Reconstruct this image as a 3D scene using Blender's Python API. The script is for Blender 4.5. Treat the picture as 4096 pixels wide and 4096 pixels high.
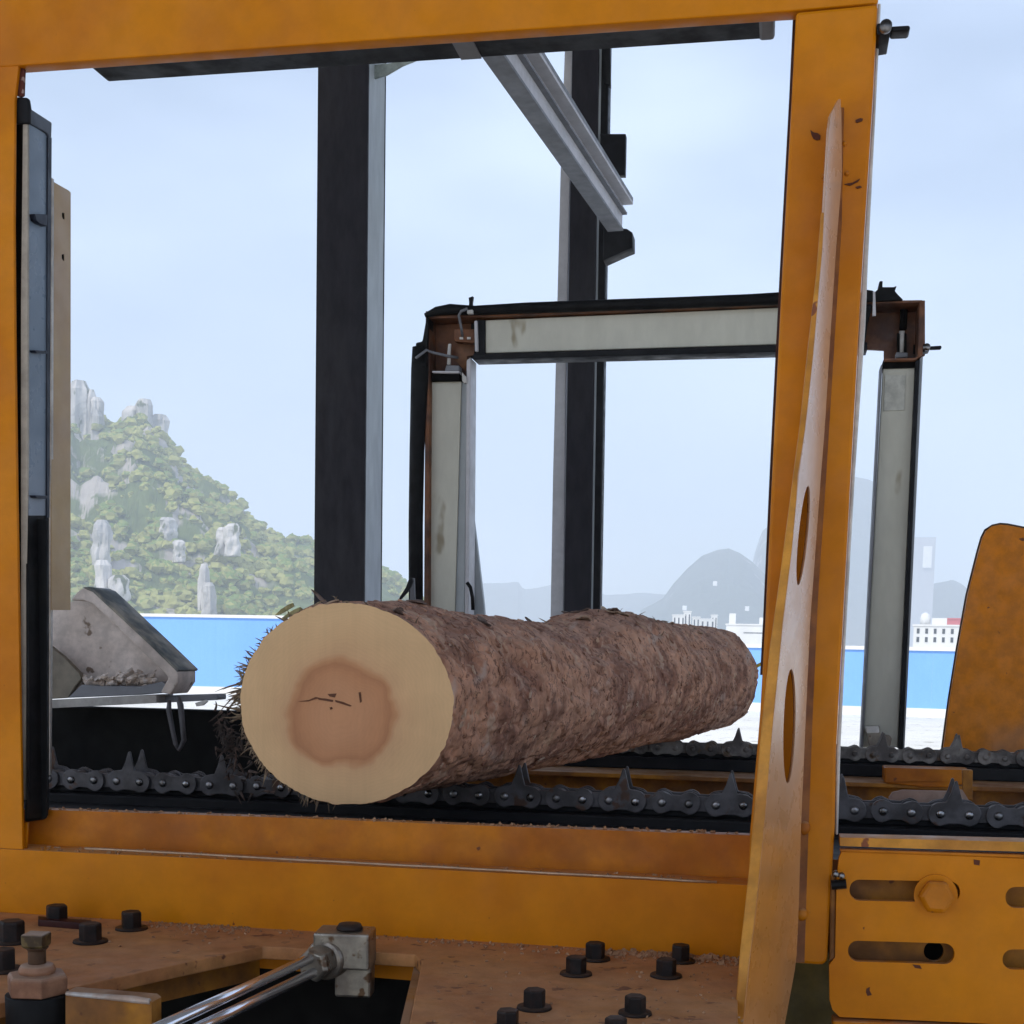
import bpy, bmesh, math, random
from mathutils import Vector, Matrix, noise
random.seed(7)
R = math.radians
sc = bpy.context.scene
for o in list(bpy.data.objects): bpy.data.objects.remove(o)
COL = sc.collection

# ------------------------------------------------------------ camera
F = 5500.0; YAW = math.atan(0.196); PITCH = 0.1; ROLL = 0.018
PX, PY = 2048.0, 3128.0            # principal point (a cropped photograph)
CAM = Vector((0, 0, 1.8))
_h = Vector((-math.sin(YAW), math.cos(YAW), 0))
FWD = (_h * math.cos(PITCH) + Vector((0, 0, -math.sin(PITCH)))).normalized()
_r = FWD.cross(Vector((0, 0, 1))).normalized(); _u = _r.cross(FWD).normalized()
RIGHT = (_r * math.cos(ROLL) + _u * math.sin(ROLL)).normalized()
UP = RIGHT.cross(FWD).normalized()
cd = bpy.data.cameras.new('camera'); cam = bpy.data.objects.new('camera', cd); COL.objects.link(cam)
m = Matrix((RIGHT, UP, -FWD)).transposed().to_4x4(); m.translation = CAM
cam.matrix_world = m
cd.sensor_width = 36; cd.sensor_fit = 'HORIZONTAL'; cd.lens = 36 * F / 4096
cd.shift_x = -(PX - 2048) / 4096; cd.shift_y = (PY - 2048) / 4096
cd.clip_start = 0.05; cd.clip_end = 20000
sc.camera = cam
sc.render.resolution_x = 1024; sc.render.resolution_y = 1024

# ------------------------------------------------------------ sky, sun, exposure
SUN_EL, SUN_AZ = R(48), R(205)       # azimuth clockwise from +Y
w = bpy.data.worlds.new('World'); sc.world = w; w.use_nodes = True
nt = w.node_tree; nt.nodes.clear()
out = nt.nodes.new('ShaderNodeOutputWorld'); bg = nt.nodes.new('ShaderNodeBackground')
sky = nt.nodes.new('ShaderNodeTexSky'); sky.sky_type = 'NISHITA'; sky.sun_disc = False
sky.sun_elevation = SUN_EL; sky.sun_rotation = SUN_AZ
sky.air_density = 1.0; sky.dust_density = 1.5; sky.ozone_density = 1.5; sky.altitude = 100
tc = nt.nodes.new('ShaderNodeTexCoord'); mp = nt.nodes.new('ShaderNodeMapping'); mp.inputs['Scale'].default_value = (1, 1, 2.6)
nz = nt.nodes.new('ShaderNodeTexNoise'); nz.inputs['Scale'].default_value = 3.2; nz.inputs['Detail'].default_value = 3; nz.inputs['Roughness'].default_value = .45
cr = nt.nodes.new('ShaderNodeValToRGB'); cr.color_ramp.elements[0].position = .35; cr.color_ramp.elements[1].position = .75
cr.color_ramp.elements[0].color = (.08, .08, .08, 1); cr.color_ramp.elements[1].color = (.95, .95, .95, 1)
mx = nt.nodes.new('ShaderNodeMix'); mx.data_type = 'RGBA'
mx.inputs['B'].default_value = (6.0, 7.15, 9.5, 1)      # thin high cloud veil
nt.links.new(tc.outputs['Generated'], mp.inputs['Vector']); nt.links.new(mp.outputs[0], nz.inputs['Vector'])
nt.links.new(nz.outputs['Fac'], cr.inputs[0]); nt.links.new(cr.outputs[0], mx.inputs['Factor'])
nt.links.new(sky.outputs[0], mx.inputs['A']); nt.links.new(mx.outputs['Result'], bg.inputs[0])
bg.inputs[1].default_value = 0.125
nt.links.new(bg.outputs[0], out.inputs[0])
sl = bpy.data.lights.new('sun', 'SUN'); sl.energy = 2.4; sl.angle = R(3); sl.color = (1, .95, .87)
so = bpy.data.objects.new('sun', sl); COL.objects.link(so)
sdir = Vector((math.sin(SUN_AZ) * math.cos(SUN_EL), math.cos(SUN_AZ) * math.cos(SUN_EL), math.sin(SUN_EL)))
so.rotation_euler = sdir.to_track_quat('Z', 'Y').to_euler()
sc.view_settings.view_transform = 'Standard'; sc.view_settings.look = 'None'
sc.view_settings.exposure = 0.32; sc.view_settings.gamma = 1
sc.render.engine = 'CYCLES'; sc.cycles.volume_bounces = 2

# ------------------------------------------------------------ pixel -> world
def ray(px, py):
    return FWD + RIGHT * ((px - PX) / F) - UP * ((py - PY) / F)
def pY(px, py, Y):
    d = ray(px, py); return CAM + d * (Y / d.y)
def pZ(px, py, Z):
    d = ray(px, py); return CAM + d * ((Z - CAM.z) / d.z)
def pX(px, py, X):
    d = ray(px, py); return CAM + d * (X / d.x)
def pD(px, py, D):
    d = ray(px, py); h = math.hypot(d.x, d.y); return CAM + d * (D / h)
def pxm(px, py, Y):                 # metres per pixel there
    return (pY(px + 10, py, Y) - pY(px, py, Y)).x / 10

# ------------------------------------------------------------ materials
MATS = {}
def mat(name, col, rough=.5, metal=0., col2=None, s2=4., t2=(.4, .65), spot=None, ss=30., ts=(.62, .66), bump=.15, bs=60., dust=None, dustamt=.6, spec=.3, stretch=(1, 1, 1), grain=.12, coat=0., rv=1.):
    if name in MATS: return MATS[name]
    mt = bpy.data.materials.new(name); mt.use_nodes = True; MATS[name] = mt
    n = mt.node_tree; N = n.nodes; L = n.links; b = N['Principled BSDF']
    b.inputs['Roughness'].default_value = rough; b.inputs['Metallic'].default_value = metal
    b.inputs['Specular IOR Level'].default_value = spec
    if coat: b.inputs['Coat Weight'].default_value = coat; b.inputs['Coat Roughness'].default_value = .25
    g = N.new('ShaderNodeNewGeometry'); mp = N.new('ShaderNodeMapping'); mp.inputs['Scale'].default_value = stretch
    L.new(g.outputs['Position'], mp.inputs['Vector'])
    def nse(scale, det=4, ro=.55):
        x = N.new('ShaderNodeTexNoise'); x.inputs['Scale'].default_value = scale; x.inputs['Detail'].default_value = det; x.inputs['Roughness'].default_value = ro
        L.new(mp.outputs[0], x.inputs['Vector']); return x.outputs['Fac']
    def ramp(src, a, c, lo=0., hi=1.):
        x = N.new('ShaderNodeMapRange'); x.interpolation_type = 'SMOOTHSTEP'
        for k, v in (('From Min', a), ('From Max', c), ('To Min', lo), ('To Max', hi)): x.inputs[k].default_value = v
        L.new(src, x.inputs['Value']); return x.outputs[0]
    def mix(fac, A, B, mode='MIX'):
        x = N.new('ShaderNodeMix'); x.data_type = 'RGBA'; x.blend_type = mode
        if isinstance(fac, float): x.inputs['Factor'].default_value = fac
        else: L.new(fac, x.inputs['Factor'])
        for k, v in (('A', A), ('B', B)):
            if isinstance(v, tuple): x.inputs[k].default_value = (*v, 1)
            else: L.new(v, x.inputs[k])
        return x.outputs['Result']
    c = tuple(col)
    gr = ramp(nse(25, 5, .65), .3, .7, 1 - grain * 2, 1 + grain)
    base = mix(1.0, c, (1, 1, 1), 'MULTIPLY')
    if col2: base = mix(ramp(nse(s2, 4), *t2), base, tuple(col2))
    if spot: base = mix(ramp(nse(ss, 3, .5), *ts), base, tuple(spot))
    vm = N.new('ShaderNodeVectorMath'); vm.operation = 'SCALE'; L.new(base, vm.inputs[0]); L.new(gr, vm.inputs['Scale']); base = vm.outputs[0]
    if dust:
        sp = N.new('ShaderNodeSeparateXYZ'); L.new(g.outputs['Normal'], sp.inputs[0])
        up = ramp(sp.outputs['Z'], .35, .9); nn = ramp(nse(14, 5, .6), .35, .6, .25, 1)
        mu = N.new('ShaderNodeMath'); mu.operation = 'MULTIPLY'; L.new(up, mu.inputs[0]); L.new(nn, mu.inputs[1])
        m2 = N.new('ShaderNodeMath'); m2.operation = 'MULTIPLY'; L.new(mu.outputs[0], m2.inputs[0]); m2.inputs[1].default_value = dustamt
        base = mix(m2.outputs[0], base, tuple(dust))
    L.new(base, b.inputs['Base Color'])
    rr = ramp(nse(18, 4), .3, .7, max(.03, rough - .12*rv), min(1, rough + .15*rv)); L.new(rr, b.inputs['Roughness'])
    if bump:
        bp = N.new('ShaderNodeBump'); bp.inputs['Strength'].default_value = bump; bp.inputs['Distance'].default_value = .002
        L.new(nse(bs, 4), bp.inputs['Height']); L.new(bp.outputs[0], b.inputs['Normal'])
    return mt
SAW = (.42, .27, .17)
YEL = mat('yellow_paint', (.60, .200, 0), .45, 0, (.50, .150, 0), 3.0, (.4, .7), (.16, .035, .008), 34, (.73, .76), .12, 40, SAW, .45, spec=.2, grain=.04)
YEL2 = mat('worn_yellow_paint', (.52, .165, 0), .5, 0, (.36, .10, .002), 5, (.4, .65), (.16, .045, .01), 40, (.70, .74), .25, 40, SAW, .6, grain=.08)
YEL3 = mat('old_dusty_yellow', (.42, .17, .015), .6, 0, (.20, .08, .02), 6, (.4, .6), (.14, .05, .015), 40, (.68, .74), .3, 40, SAW, .75)
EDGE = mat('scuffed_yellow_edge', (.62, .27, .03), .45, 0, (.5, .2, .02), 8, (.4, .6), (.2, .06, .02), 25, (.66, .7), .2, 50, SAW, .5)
BRACE = mat('sky_sheen_worn_brace', (.56, .33, .20), .3, 0, (.54, .22, .045), 1.2, (.35, .65), None, bump=.05, grain=.03, coat=1.)  # pinkish-grey base imitates reflected sky; noise mixes in worn yellow
DECK = mat('sawdust_covered_steel', (.42, .17, .06), .65, 0, (.50, .23, .08), 6, (.4, .62), (.14, .05, .025), 30, (.64, .69), .4, 90, (.50, .25, .12), .5, grain=.12)
BOLT = mat('blackened_bolt_steel', (.013, .009, .008), .55, .2, (.024, .013, .01), 40, (.45, .6), None, bump=.3, bs=150, dust=(.09, .05, .03), dustamt=.5)
DARK = mat('black_painted_steel', (.009, .009, .011), .5, 0, (.016, .016, .017), 5, (.4, .65), bump=.15, spec=.15)
CHAR = mat('shaded_column_charcoal', (.024, .022, .027), .55, 0, (.034, .031, .034), 2.5, (.4, .65), bump=.08, spec=.15, stretch=(1, 1, .3))  # charcoal stands in for the shade on the columns' near faces
PALE = mat('skylit_column_pale_grey', (.44, .47, .48), .5, 0, (.36, .38, .40), 2.5, (.4, .65), bump=.08, stretch=(1, 1, .3), grain=.04)
GREY = mat('grey_beam_paint', (.56, .54, .55), .5, 0, (.48, .47, .48), 3, (.4, .65), bump=.1, grain=.04)
GREYD = mat('dull_grey_paint', (.20, .205, .22), .55, 0, (.16, .16, .17), 3, (.4, .65), bump=.1, grain=.04)
RUBBER = mat('black_rubber', (.006, .006, .007), .6, 0, (.010, .010, .010), 8, bump=.2, spec=.15)
CREAM = mat('cream_light_panel', (.62, .60, .50), .5, 0, (.57, .55, .46), 3, (.4, .6), (.34, .29, .20), 9, (.66, .74), .05, 30, stretch=(1, 1, .4), grain=.03)
RUSTB = mat('brown_primer', (.21, .085, .038), .5, 0, (.09, .04, .025), 7, (.4, .62), bump=.15, dust=(.3, .2, .14), dustamt=.3)
TAN = mat('tan_panel_paint', (.46, .33, .22), .5, 0, (.50, .36, .20), 2, (.4, .6), bump=.05, grain=.03)
WHITE = mat('white_trim', (.68, .66, .62), .5, 0, (.55, .52, .48), 6, bump=.05)
STEEL = mat('worn_chain_steel', (.105, .10, .105), .45, .35, (.06, .055, .056), 14, (.4, .62), (.09, .05, .035), 26, (.6, .68), .25, 90, (.20, .14, .11), .45)
DSTEEL = mat('dusty_chain_steel', (.24, .22, .20), .55, .3, (.09, .08, .075), 14, (.4, .62), (.12, .08, .05), 26, (.6, .68), .3, 90, (.34, .27, .21), .7)
SHINY = mat('polished_pin_steel', (.30, .29, .29), .3, 1., (.12, .115, .11), 30, bump=.1)
CHROME = mat('chromed_rod', (.82, .83, .88), .17, .9, bump=0, grain=.01, rv=.15)
ZINC = mat('dusty_machined_steel', (.30, .27, .22), .38, .7, (.2, .17, .14), 15, (.4, .65), (.12, .07, .04), 45, (.58, .68), bump=.3, dust=(.32, .24, .17), dustamt=.6)
BRASS = mat('grimy_nut', (.30, .15, .085), .5, .2, (.18, .08, .045), 20, (.4, .65), bump=.3, dust=(.42, .30, .22), dustamt=.7)
CHUTE = mat('dusty_grey_sheet', (.66, .57, .51), .6, 0, (.56, .47, .41), 6, (.4, .62), (.2, .14, .1), 20, (.62, .68), .2, 40, (.45, .38, .32), .5)
CHIP = mat('pale_wood_chips', (.72, .64, .58), .8, 0, (.52, .42, .34), 40, (.4, .6), bump=.3)
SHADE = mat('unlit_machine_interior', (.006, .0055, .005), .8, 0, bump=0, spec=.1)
BLUEF = mat('blue_sheet_fence', (.20, .42, .86), .5, 0, (.22, .45, .88), .3, (.4, .6), bump=0, grain=.02)
WALLW = mat('white_render', (.80, .79, .76), .8, 0, (.74, .73, .70), .2, (.4, .6), bump=0, grain=.02)
WIN = mat('dark_window_glass', (.06, .07, .08), .2, 0, bump=0)
ROOFR = mat('pink_red_roof', (.62, .16, .18), .7, 0, bump=0)
CONC = mat('pale_concrete_yard', (.78, .76, .70), .85, 0, (.70, .68, .62), .3, (.4, .65), (.45, .42, .36), 3, (.6, .7), bump=0)
GREENH = (.065, .10, .03)

# ------------------------------------------------------------ object helpers
def tag(o, label, cat, group=None, kind=None):
    if label: o['label'] = label
    if cat: o['category'] = cat
    if group: o['group'] = group
    if kind: o['kind'] = kind
    return o
def thing(name, label, cat, loc=(0, 0, 0), group=None):
    o = bpy.data.objects.new(name, None); o.empty_display_size = .1; COL.objects.link(o); o.location = loc
    return tag(o, label, cat, group)
def link(name, me, parent=None, origin=None):
    o = bpy.data.objects.new(name, me); COL.objects.link(o)
    if parent is not None: o.parent = parent
    return o
def worldloc(p):
    v = Vector((0, 0, 0))
    while p is not None: v += Vector(p.location); p = p.parent
    return v
def obj(name, bm, mt, parent=None, smooth=False, bevel=0., label=None, kind=None, recalc=True):
    """bm holds world coordinates; they become local to the parent (or to the mesh's own base)."""
    if recalc: bmesh.ops.recalc_face_normals(bm, faces=bm.faces)
    if parent is not None: org = worldloc(parent)
    else:
        vs = [v.co for v in bm.verts]; n = len(vs)
        org = Vector((sum(v.x for v in vs) / n, sum(v.y for v in vs) / n, min(v.z for v in vs)))
    for v in bm.verts: v.co -= org
    me = bpy.data.meshes.new(name); bm.to_mesh(me); bm.free(); me.materials.append(mt)
    if smooth:
        for p in me.polygons: p.use_smooth = True
    o = link(name, me, parent)
    if parent is None: o.location = org
    if bevel:
        md = o.modifiers.new('bevel', 'BEVEL'); md.width = bevel; md.segments = 2; md.limit_method = 'ANGLE'; md.angle_limit = R(35)
    if label: o['label'] = label
    if kind: o['kind'] = kind
    return o
def B(): return bmesh.new()
def add_box(bm, x0, x1, y0, y1, z0, z1):
    vs = [bm.verts.new(c) for c in ((x0,y0,z0),(x1,y0,z0),(x1,y1,z0),(x0,y1,z0),(x0,y0,z1),(x1,y0,z1),(x1,y1,z1),(x0,y1,z1))]
    for f in ((0,3,2,1),(4,5,6,7),(0,1,5,4),(1,2,6,5),(2,3,7,6),(3,0,4,7)): bm.faces.new([vs[i] for i in f])
    return bm
def add_obox(bm, c, ax, ay, az):     # oriented box, half vectors
    c, ax, ay, az = map(Vector, (c, ax, ay, az)); v = []
    for k in (-1, 1):
        for i, j in ((-1,-1),(1,-1),(1,1),(-1,1)): v.append(bm.verts.new(c + ax*i + ay*j + az*k))
    for f in ((0,3,2,1),(4,5,6,7),(0,1,5,4),(1,2,6,5),(2,3,7,6),(3,0,4,7)): bm.faces.new([v[i] for i in f])
    return bm
def add_tube(bm, pts, r, n=12, cap=True):
    pts = [Vector(p) for p in pts]; rs = (list(r) + [r[-1]]*9) if isinstance(r, (list, tuple)) else [r] * len(pts)
    rings = []; prev = None
    for i, p in enumerate(pts):
        t = (pts[min(i+1, len(pts)-1)] - pts[max(i-1, 0)]).normalized()
        if prev is None:
            a = t.orthogonal().normalized()
        else: a = (prev - t * prev.dot(t)).normalized()
        prev = a; b = t.cross(a)
        rings.append([bm.verts.new(p + (a * math.cos(2*math.pi*k/n) + b * math.sin(2*math.pi*k/n)) * rs[i]) for k in range(n)])
    for i in range(len(rings)-1):
        for k in range(n): bm.faces.new((rings[i][k], rings[i][(k+1) % n], rings[i+1][(k+1) % n], rings[i+1][k]))
    if cap: bm.faces.new(rings[0][::-1]); bm.faces.new(rings[-1])
    return bm
def add_lathe(bm, c, prof, n=24, axis=Vector((0,0,1)), phase=0.):
    axis = Vector(axis).normalized(); a = axis.orthogonal().normalized() if abs(axis.z) < .99 else Vector((1,0,0)); b = axis.cross(a); c = Vector(c)
    rings = []
    for r, h in prof:
        rings.append([bm.verts.new(c + axis*h + (a*math.cos(2*math.pi*k/n+phase)+b*math.sin(2*math.pi*k/n+phase))*max(r, 1e-4)) for k in range(n)])
    for i in range(len(rings)-1):
        for k in range(n): bm.faces.new((rings[i][k], rings[i][(k+1)%n], rings[i+1][(k+1)%n], rings[i+1][k]))
    bm.faces.new(rings[0][::-1]); bm.faces.new(rings[-1]); return bm
def shape2d(outer, holes=()):
    """triangulated flat shape (with holes) as bmesh: top at z=1, bottom at z=0"""
    cu = bpy.data.curves.new('tmp', 'CURVE'); cu.dimensions = '2D'; cu.fill_mode = 'BOTH'; cu.extrude = .5
    for ring in [outer] + list(holes):
        s = cu.splines.new('POLY'); s.points.add(len(ring)-1); s.use_cyclic_u = True
        for p, q in zip(s.points, ring): p.co = (q[0]/1000, q[1]/1000, 0, 1)
    o = bpy.data.objects.new('tmp', cu); COL.objects.link(o)
    me = bpy.data.meshes.new_from_object(o.evaluated_get(bpy.context.evaluated_depsgraph_get()))
    bm = bmesh.new(); bm.from_mesh(me)
    bmesh.ops.remove_doubles(bm, verts=bm.verts, dist=1e-5)
    bpy.data.objects.remove(o); bpy.data.curves.remove(cu); bpy.data.meshes.remove(me)
    for v in bm.verts: v.co = Vector((v.co.x*1000, v.co.y*1000, 0 if v.co.z < 0 else 1))
    return bm
def prism(outer, Y, t, holes=(), fn=None):
    """outline measured on the plane y=Y, given real thickness t away from the camera"""
    bm = shape2d(outer, holes)
    for v in bm.verts:
        p = fn(v.co.x, v.co.y) if fn else pY(v.co.x, v.co.y, Y)
        if v.co.z < .5: p = p + Vector((0, t, 0))
        v.co = p
    return bm
def rr(x0, y0, x1, y1, r, n=6, skew=0.):       # rounded slot outline
    pts = []
    for cx, cy, a0 in ((x1-r, y0+r, -90), (x1-r, y1-r, 0), (x0+r, y1-r, 90), (x0+r, y0+r, 180)):
        for k in range(n+1):
            a = R(a0 + 90*k/n); px = cx+r*math.cos(a); py = cy+r*math.sin(a); pts.append((px, py + skew*(px-x0)))
    return pts
def dup(o, parent):
    c = o.copy(); COL.objects.link(c); c.parent = parent; return c

# ============================================================ SETTING
g = B(); add_box(g, -2250, 2250, -50, 3250, -.5, 0)
gr = obj('ground', g, CONC); gr['kind'] = 'structure'

# ---- hills
def hmat(name, rock, green, thr):
    mt = bpy.data.materials.new(name); mt.use_nodes = True; N = mt.node_tree.nodes; L = mt.node_tree.links; b = N['Principled BSDF']
    b.inputs['Roughness'].default_value = .95; b.inputs['Specular IOR Level'].default_value = .1
    g = N.new('ShaderNodeNewGeometry'); sp = N.new('ShaderNodeSeparateXYZ'); L.new(g.outputs['Normal'], sp.inputs[0])
    n1 = N.new('ShaderNodeTexNoise'); n1.inputs['Scale'].default_value = .035; n1.inputs['Detail'].default_value = 6; L.new(g.outputs['Position'], n1.inputs['Vector'])
    n2 = N.new('ShaderNodeTexNoise'); n2.inputs['Scale'].default_value = .2; n2.inputs['Detail'].default_value = 5; L.new(g.outputs['Position'], n2.inputs['Vector'])
    a = N.new('ShaderNodeMath'); a.operation = 'SUBTRACT'; L.new(n1.outputs['Fac'], a.inputs[0])
    k = N.new('ShaderNodeMath'); k.operation = 'MULTIPLY'; L.new(sp.outputs['Z'], k.inputs[0]); k.inputs[1].default_value = .35; L.new(k.outputs[0], a.inputs[1])
    r = N.new('ShaderNodeMapRange'); r.inputs['From Min'].default_value = thr; r.inputs['From Max'].default_value = thr + .05; L.new(a.outputs[0], r.inputs['Value'])
    def mix(f, A, Bc):
        x = N.new('ShaderNodeMix'); x.data_type = 'RGBA'; L.new(f, x.inputs['Factor'])
        for key, v in (('A', A), ('B', Bc)):
            if isinstance(v, tuple): x.inputs[key].default_value = (*v, 1)
            else: L.new(v, x.inputs[key])
        return x.outputs['Result']
    gg = mix(n2.outputs['Fac'], tuple(c*.55 for c in green), tuple(c*1.6 for c in green))
    rk = mix(n2.outputs['Fac'], tuple(c*.7 for c in rock), tuple(min(1, c*1.3) for c in rock))
    L.new(mix(r.outputs[0], gg, rk), b.inputs['Base Color'])
    return mt
HILLM = hmat('limestone_and_scrub', (.42, .38, .34), (.10, .13, .045), .32)
HILLF = hmat('far_limestone_scrub', (.34, .32, .30), (.07, .085, .06), .40)
def interp(prof, x):
    if x <= prof[0][0]: return prof[0][1]
    for (a, ya), (b, yb) in zip(prof, prof[1:]):
        if x <= b: return ya + (yb-ya)*(x-a)/(b-a)
    return prof[-1][1]
def make_hill(prof, D, depth, mt, rough, nx=160, ny=60, seed=0, power=.8):
    """ridge given by directions at distance D; the front slope comes forward by depth metres"""
    bm = B(); x0, x1 = prof[0][0], prof[-1][0]; rows = []
    for j in range(ny+1):
        s = j / ny * 1.6; row = []
        for i in range(nx+1):
            px = x0 + (x1-x0)*i/nx; dd = D - depth + depth*min(s, 1) + max(0, s-1)*depth
            base = pD(px, 2500, dd); top = pD(px, interp(prof, px), D)
            H = max(top.z, 1.)
            h = H * (min(s, 1)**power) if s <= 1 else H*max(0,1-(s-1)/.6)**.7
            n = noise.fractal(Vector((base.x/D*14+seed, base.y/D*14, s*2)), 1.0, 2.0, 6)
            n2 = noise.noise(Vector((base.x/D*60+seed, base.y/D*60, 3)))
            h += (n*rough*H*.5 + n2*rough*H*.12) * math.sin(min(1, s)*math.pi*.85+.1) if s <= 1 else 0
            row.append(bm.verts.new((base.x, base.y, max(h, -2))))
        rows.append(row)
    for j in range(ny):
        for i in range(nx): bm.faces.new((rows[j][i], rows[j][i+1], rows[j+1][i+1], rows[j+1][i]))
    o = obj('hill', bm, mt, recalc=False); o['kind'] = 'structure'
    return o, rows
PROF_L = [(-900, 1500), (-200, 1560), (150, 1640), (285, 1700), (330, 1750), (400, 1700), (430, 1705), (480, 1700), (500, 1690), (540, 1680), (600, 1700), (640, 1760), (700, 1830), (720, 1880),
          (800, 1930), (900, 1990), (960, 2040), (1010, 2090), (1060, 2140), (1090, 2145), (1150, 2140), (1230, 2150), (1300, 2190), (1420, 2250), (1520, 2275), (1600, 2330), (1660, 2380), (1800, 2500)]
hl, _ = make_hill(PROF_L, 700, 260, HILLM, .45, 200, 80, 3)
# limestone pinnacles on the ridge, part of the hill
def crag(px0, px1, ytop, ybot, D, lean=0., seed=0):
    bm = B(); n = 22; m_ = 20; rings = []
    c = (px0+px1)/2; hw = (px1-px0)/2
    for j in range(m_+1):
        t = j/m_; py = ybot + (ytop-ybot)*t
        prof = (1.0 - .12*t) if t < .9 else (1.0-.12*t)*(1-(t-.9)/.1*.4)
        ctr = pD(c + lean*t, py, D); wm = hw/F*D
        ring = []
        for k in range(n):
            a = 2*math.pi*k/n
            q = 1 + .12*noise.noise(Vector((a*5+seed, t*1.2, seed))) + .48*noise.noise(Vector((math.cos(a)*1.6+seed, math.sin(a)*1.6, t*3.5+seed))) + .1*noise.noise(Vector((a*3, t*9, seed)))
            ring.append(bm.verts.new(ctr + RIGHT*math.cos(a)*wm*prof*q + Vector((FWD.x, FWD.y, 0))*math.sin(a)*wm*prof*q*1.2))
        rings.append(ring)
    for j in range(m_):
        for k in range(n): bm.faces.new((rings[j][k], rings[j][(k+1)%n], rings[j+1][(k+1)%n], rings[j+1][k]))
    bm.faces.new(rings[-1]); return bm
ROCK = mat('pale_limestone', (.66, .62, .58), .9, 0, (.44, .42, .40), .12, (.4, .6), (.10, .12, .05), .2, (.60, .66), bump=0, stretch=(1, 1, .35))
for a in ((262, 356, 1525, 1900, 680, 6, 1), (340, 385, 1560, 1880, 678, 2, 2), (362, 412, 1590, 1760, 676, -2, 3), (368, 408, 1640, 1900, 670, 0, 13), (488, 560, 1625, 1830, 680, 6, 4), (530, 600, 1598, 1850, 676, 14, 5), (570, 645, 1660, 1900, 680, 30, 6), (420, 500, 1700, 1800, 684, 0, 14),
          (365, 432, 2080, 2300, 482, 12, 7), (385, 450, 2240, 2470, 462, -10, 8), (440, 515, 2300, 2480, 458, 0, 15), (860, 912, 2110, 2220, 508, 6, 9), (900, 962, 2095, 2225, 505, 0, 16), (785, 830, 2255, 2480, 460, 12, 10), (810, 862, 2330, 2480, 457, 0, 17), (640, 705, 2070, 2190, 525, 0, 11), (690, 740, 2160, 2250, 512, 0, 18), (435, 480, 1845, 1905, 620, 0, 12), (270, 300, 1960, 2090, 600, 0, 19)):
    obj('rock_pinnacle', crag(*a), ROCK, hl)
# far hills
h2, _ = make_hill([(2560, 2440), (2650, 2390), (2690, 2330), (2740, 2270), (2800, 2215), (2860, 2192), (2905, 2186), (2950, 2205), (3000, 2240), (3060, 2300), (3160, 2420), (3250, 2500)], 1700, 400, HILLF, .3, 90, 30, 9)
h3, _ = make_hill([(2930, 2500), (2985, 2330), (3010, 2200), (3035, 2115), (3080, 2080), (3200, 1960), (3330, 1890), (3400, 1895), (3450, 1905), (3490, 1925), (3540, 1990), (3600, 2090), (3660, 2230), (3760, 2420), (3800, 2520)], 2300, 500, HILLF, .22, 90, 30, 21)
h4, _ = make_hill([(3560, 2500), (3640, 2400), (3690, 2345), (3730, 2335), (3780, 2325), (3800, 2318), (3840, 2335), (3880, 2370), (4000, 2420), (4300, 2470)], 2000, 400, HILLF, .22, 60, 24, 31)
h5, _ = make_hill([(1700, 2480), (1850, 2350), (1930, 2332), (2000, 2330), (2070, 2325), (2090, 2355), (2150, 2350), (2230, 2330), (2330, 2360), (2430, 2380), (2560, 2370), (2700, 2380), (2800, 2480)], 2600, 500, HILLF, .2, 80, 24, 41)

# ---- trees on the near hill: nobody could count them
LEAF = hmat('hillside_foliage', (.36, .36, .12), (.15, .21, .055), .25)
def ico():
    b = bmesh.new(); bmesh.ops.create_icosphere(b, subdivisions=2, radius=1); v = [x.co.copy() for x in b.verts]; f = [tuple(q.index for q in y.verts) for y in b.faces]; b.free(); return v, f
IV, IF = ico()
verts, faces = [], []
mw = hl.location
cand = [v.co + mw for v in hl.data.vertices]
random.shuffle(cand)
cnt = 0
for c in cand:
    if c.z < 3: continue
    v = noise.noise(c*.02) + .25*noise.noise(c*.09)
    if v < -.12 or random.random() > .7: continue
    r = random.choice((random.uniform(.7, 1.6), random.uniform(1.2, 3.2))); sd = random.random()*50; b0 = len(verts)
    jx, jy = random.uniform(-2, 2), random.uniform(-2, 2)
    for q in IV:
        k = 1 + .5*noise.noise(q*2.2 + Vector((sd, sd, sd))) + random.uniform(-.22, .22)
        verts.append((c.x+jx+q.x*r*k, c.y+jy+q.y*r*k, c.z + r*.4 + q.z*r*k*.8))
    faces += [tuple(i+b0 for i in f) for f in IF]
    cnt += 1
    if cnt > 6500: break
me = bpy.data.meshes.new('foliage'); me.from_pydata(verts, [], faces); me.materials.append(LEAF)
fo = link('foliage', me); tag(fo, 'hazy green scrub covering the limestone hill', 'foliage', kind='stuff')

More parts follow.
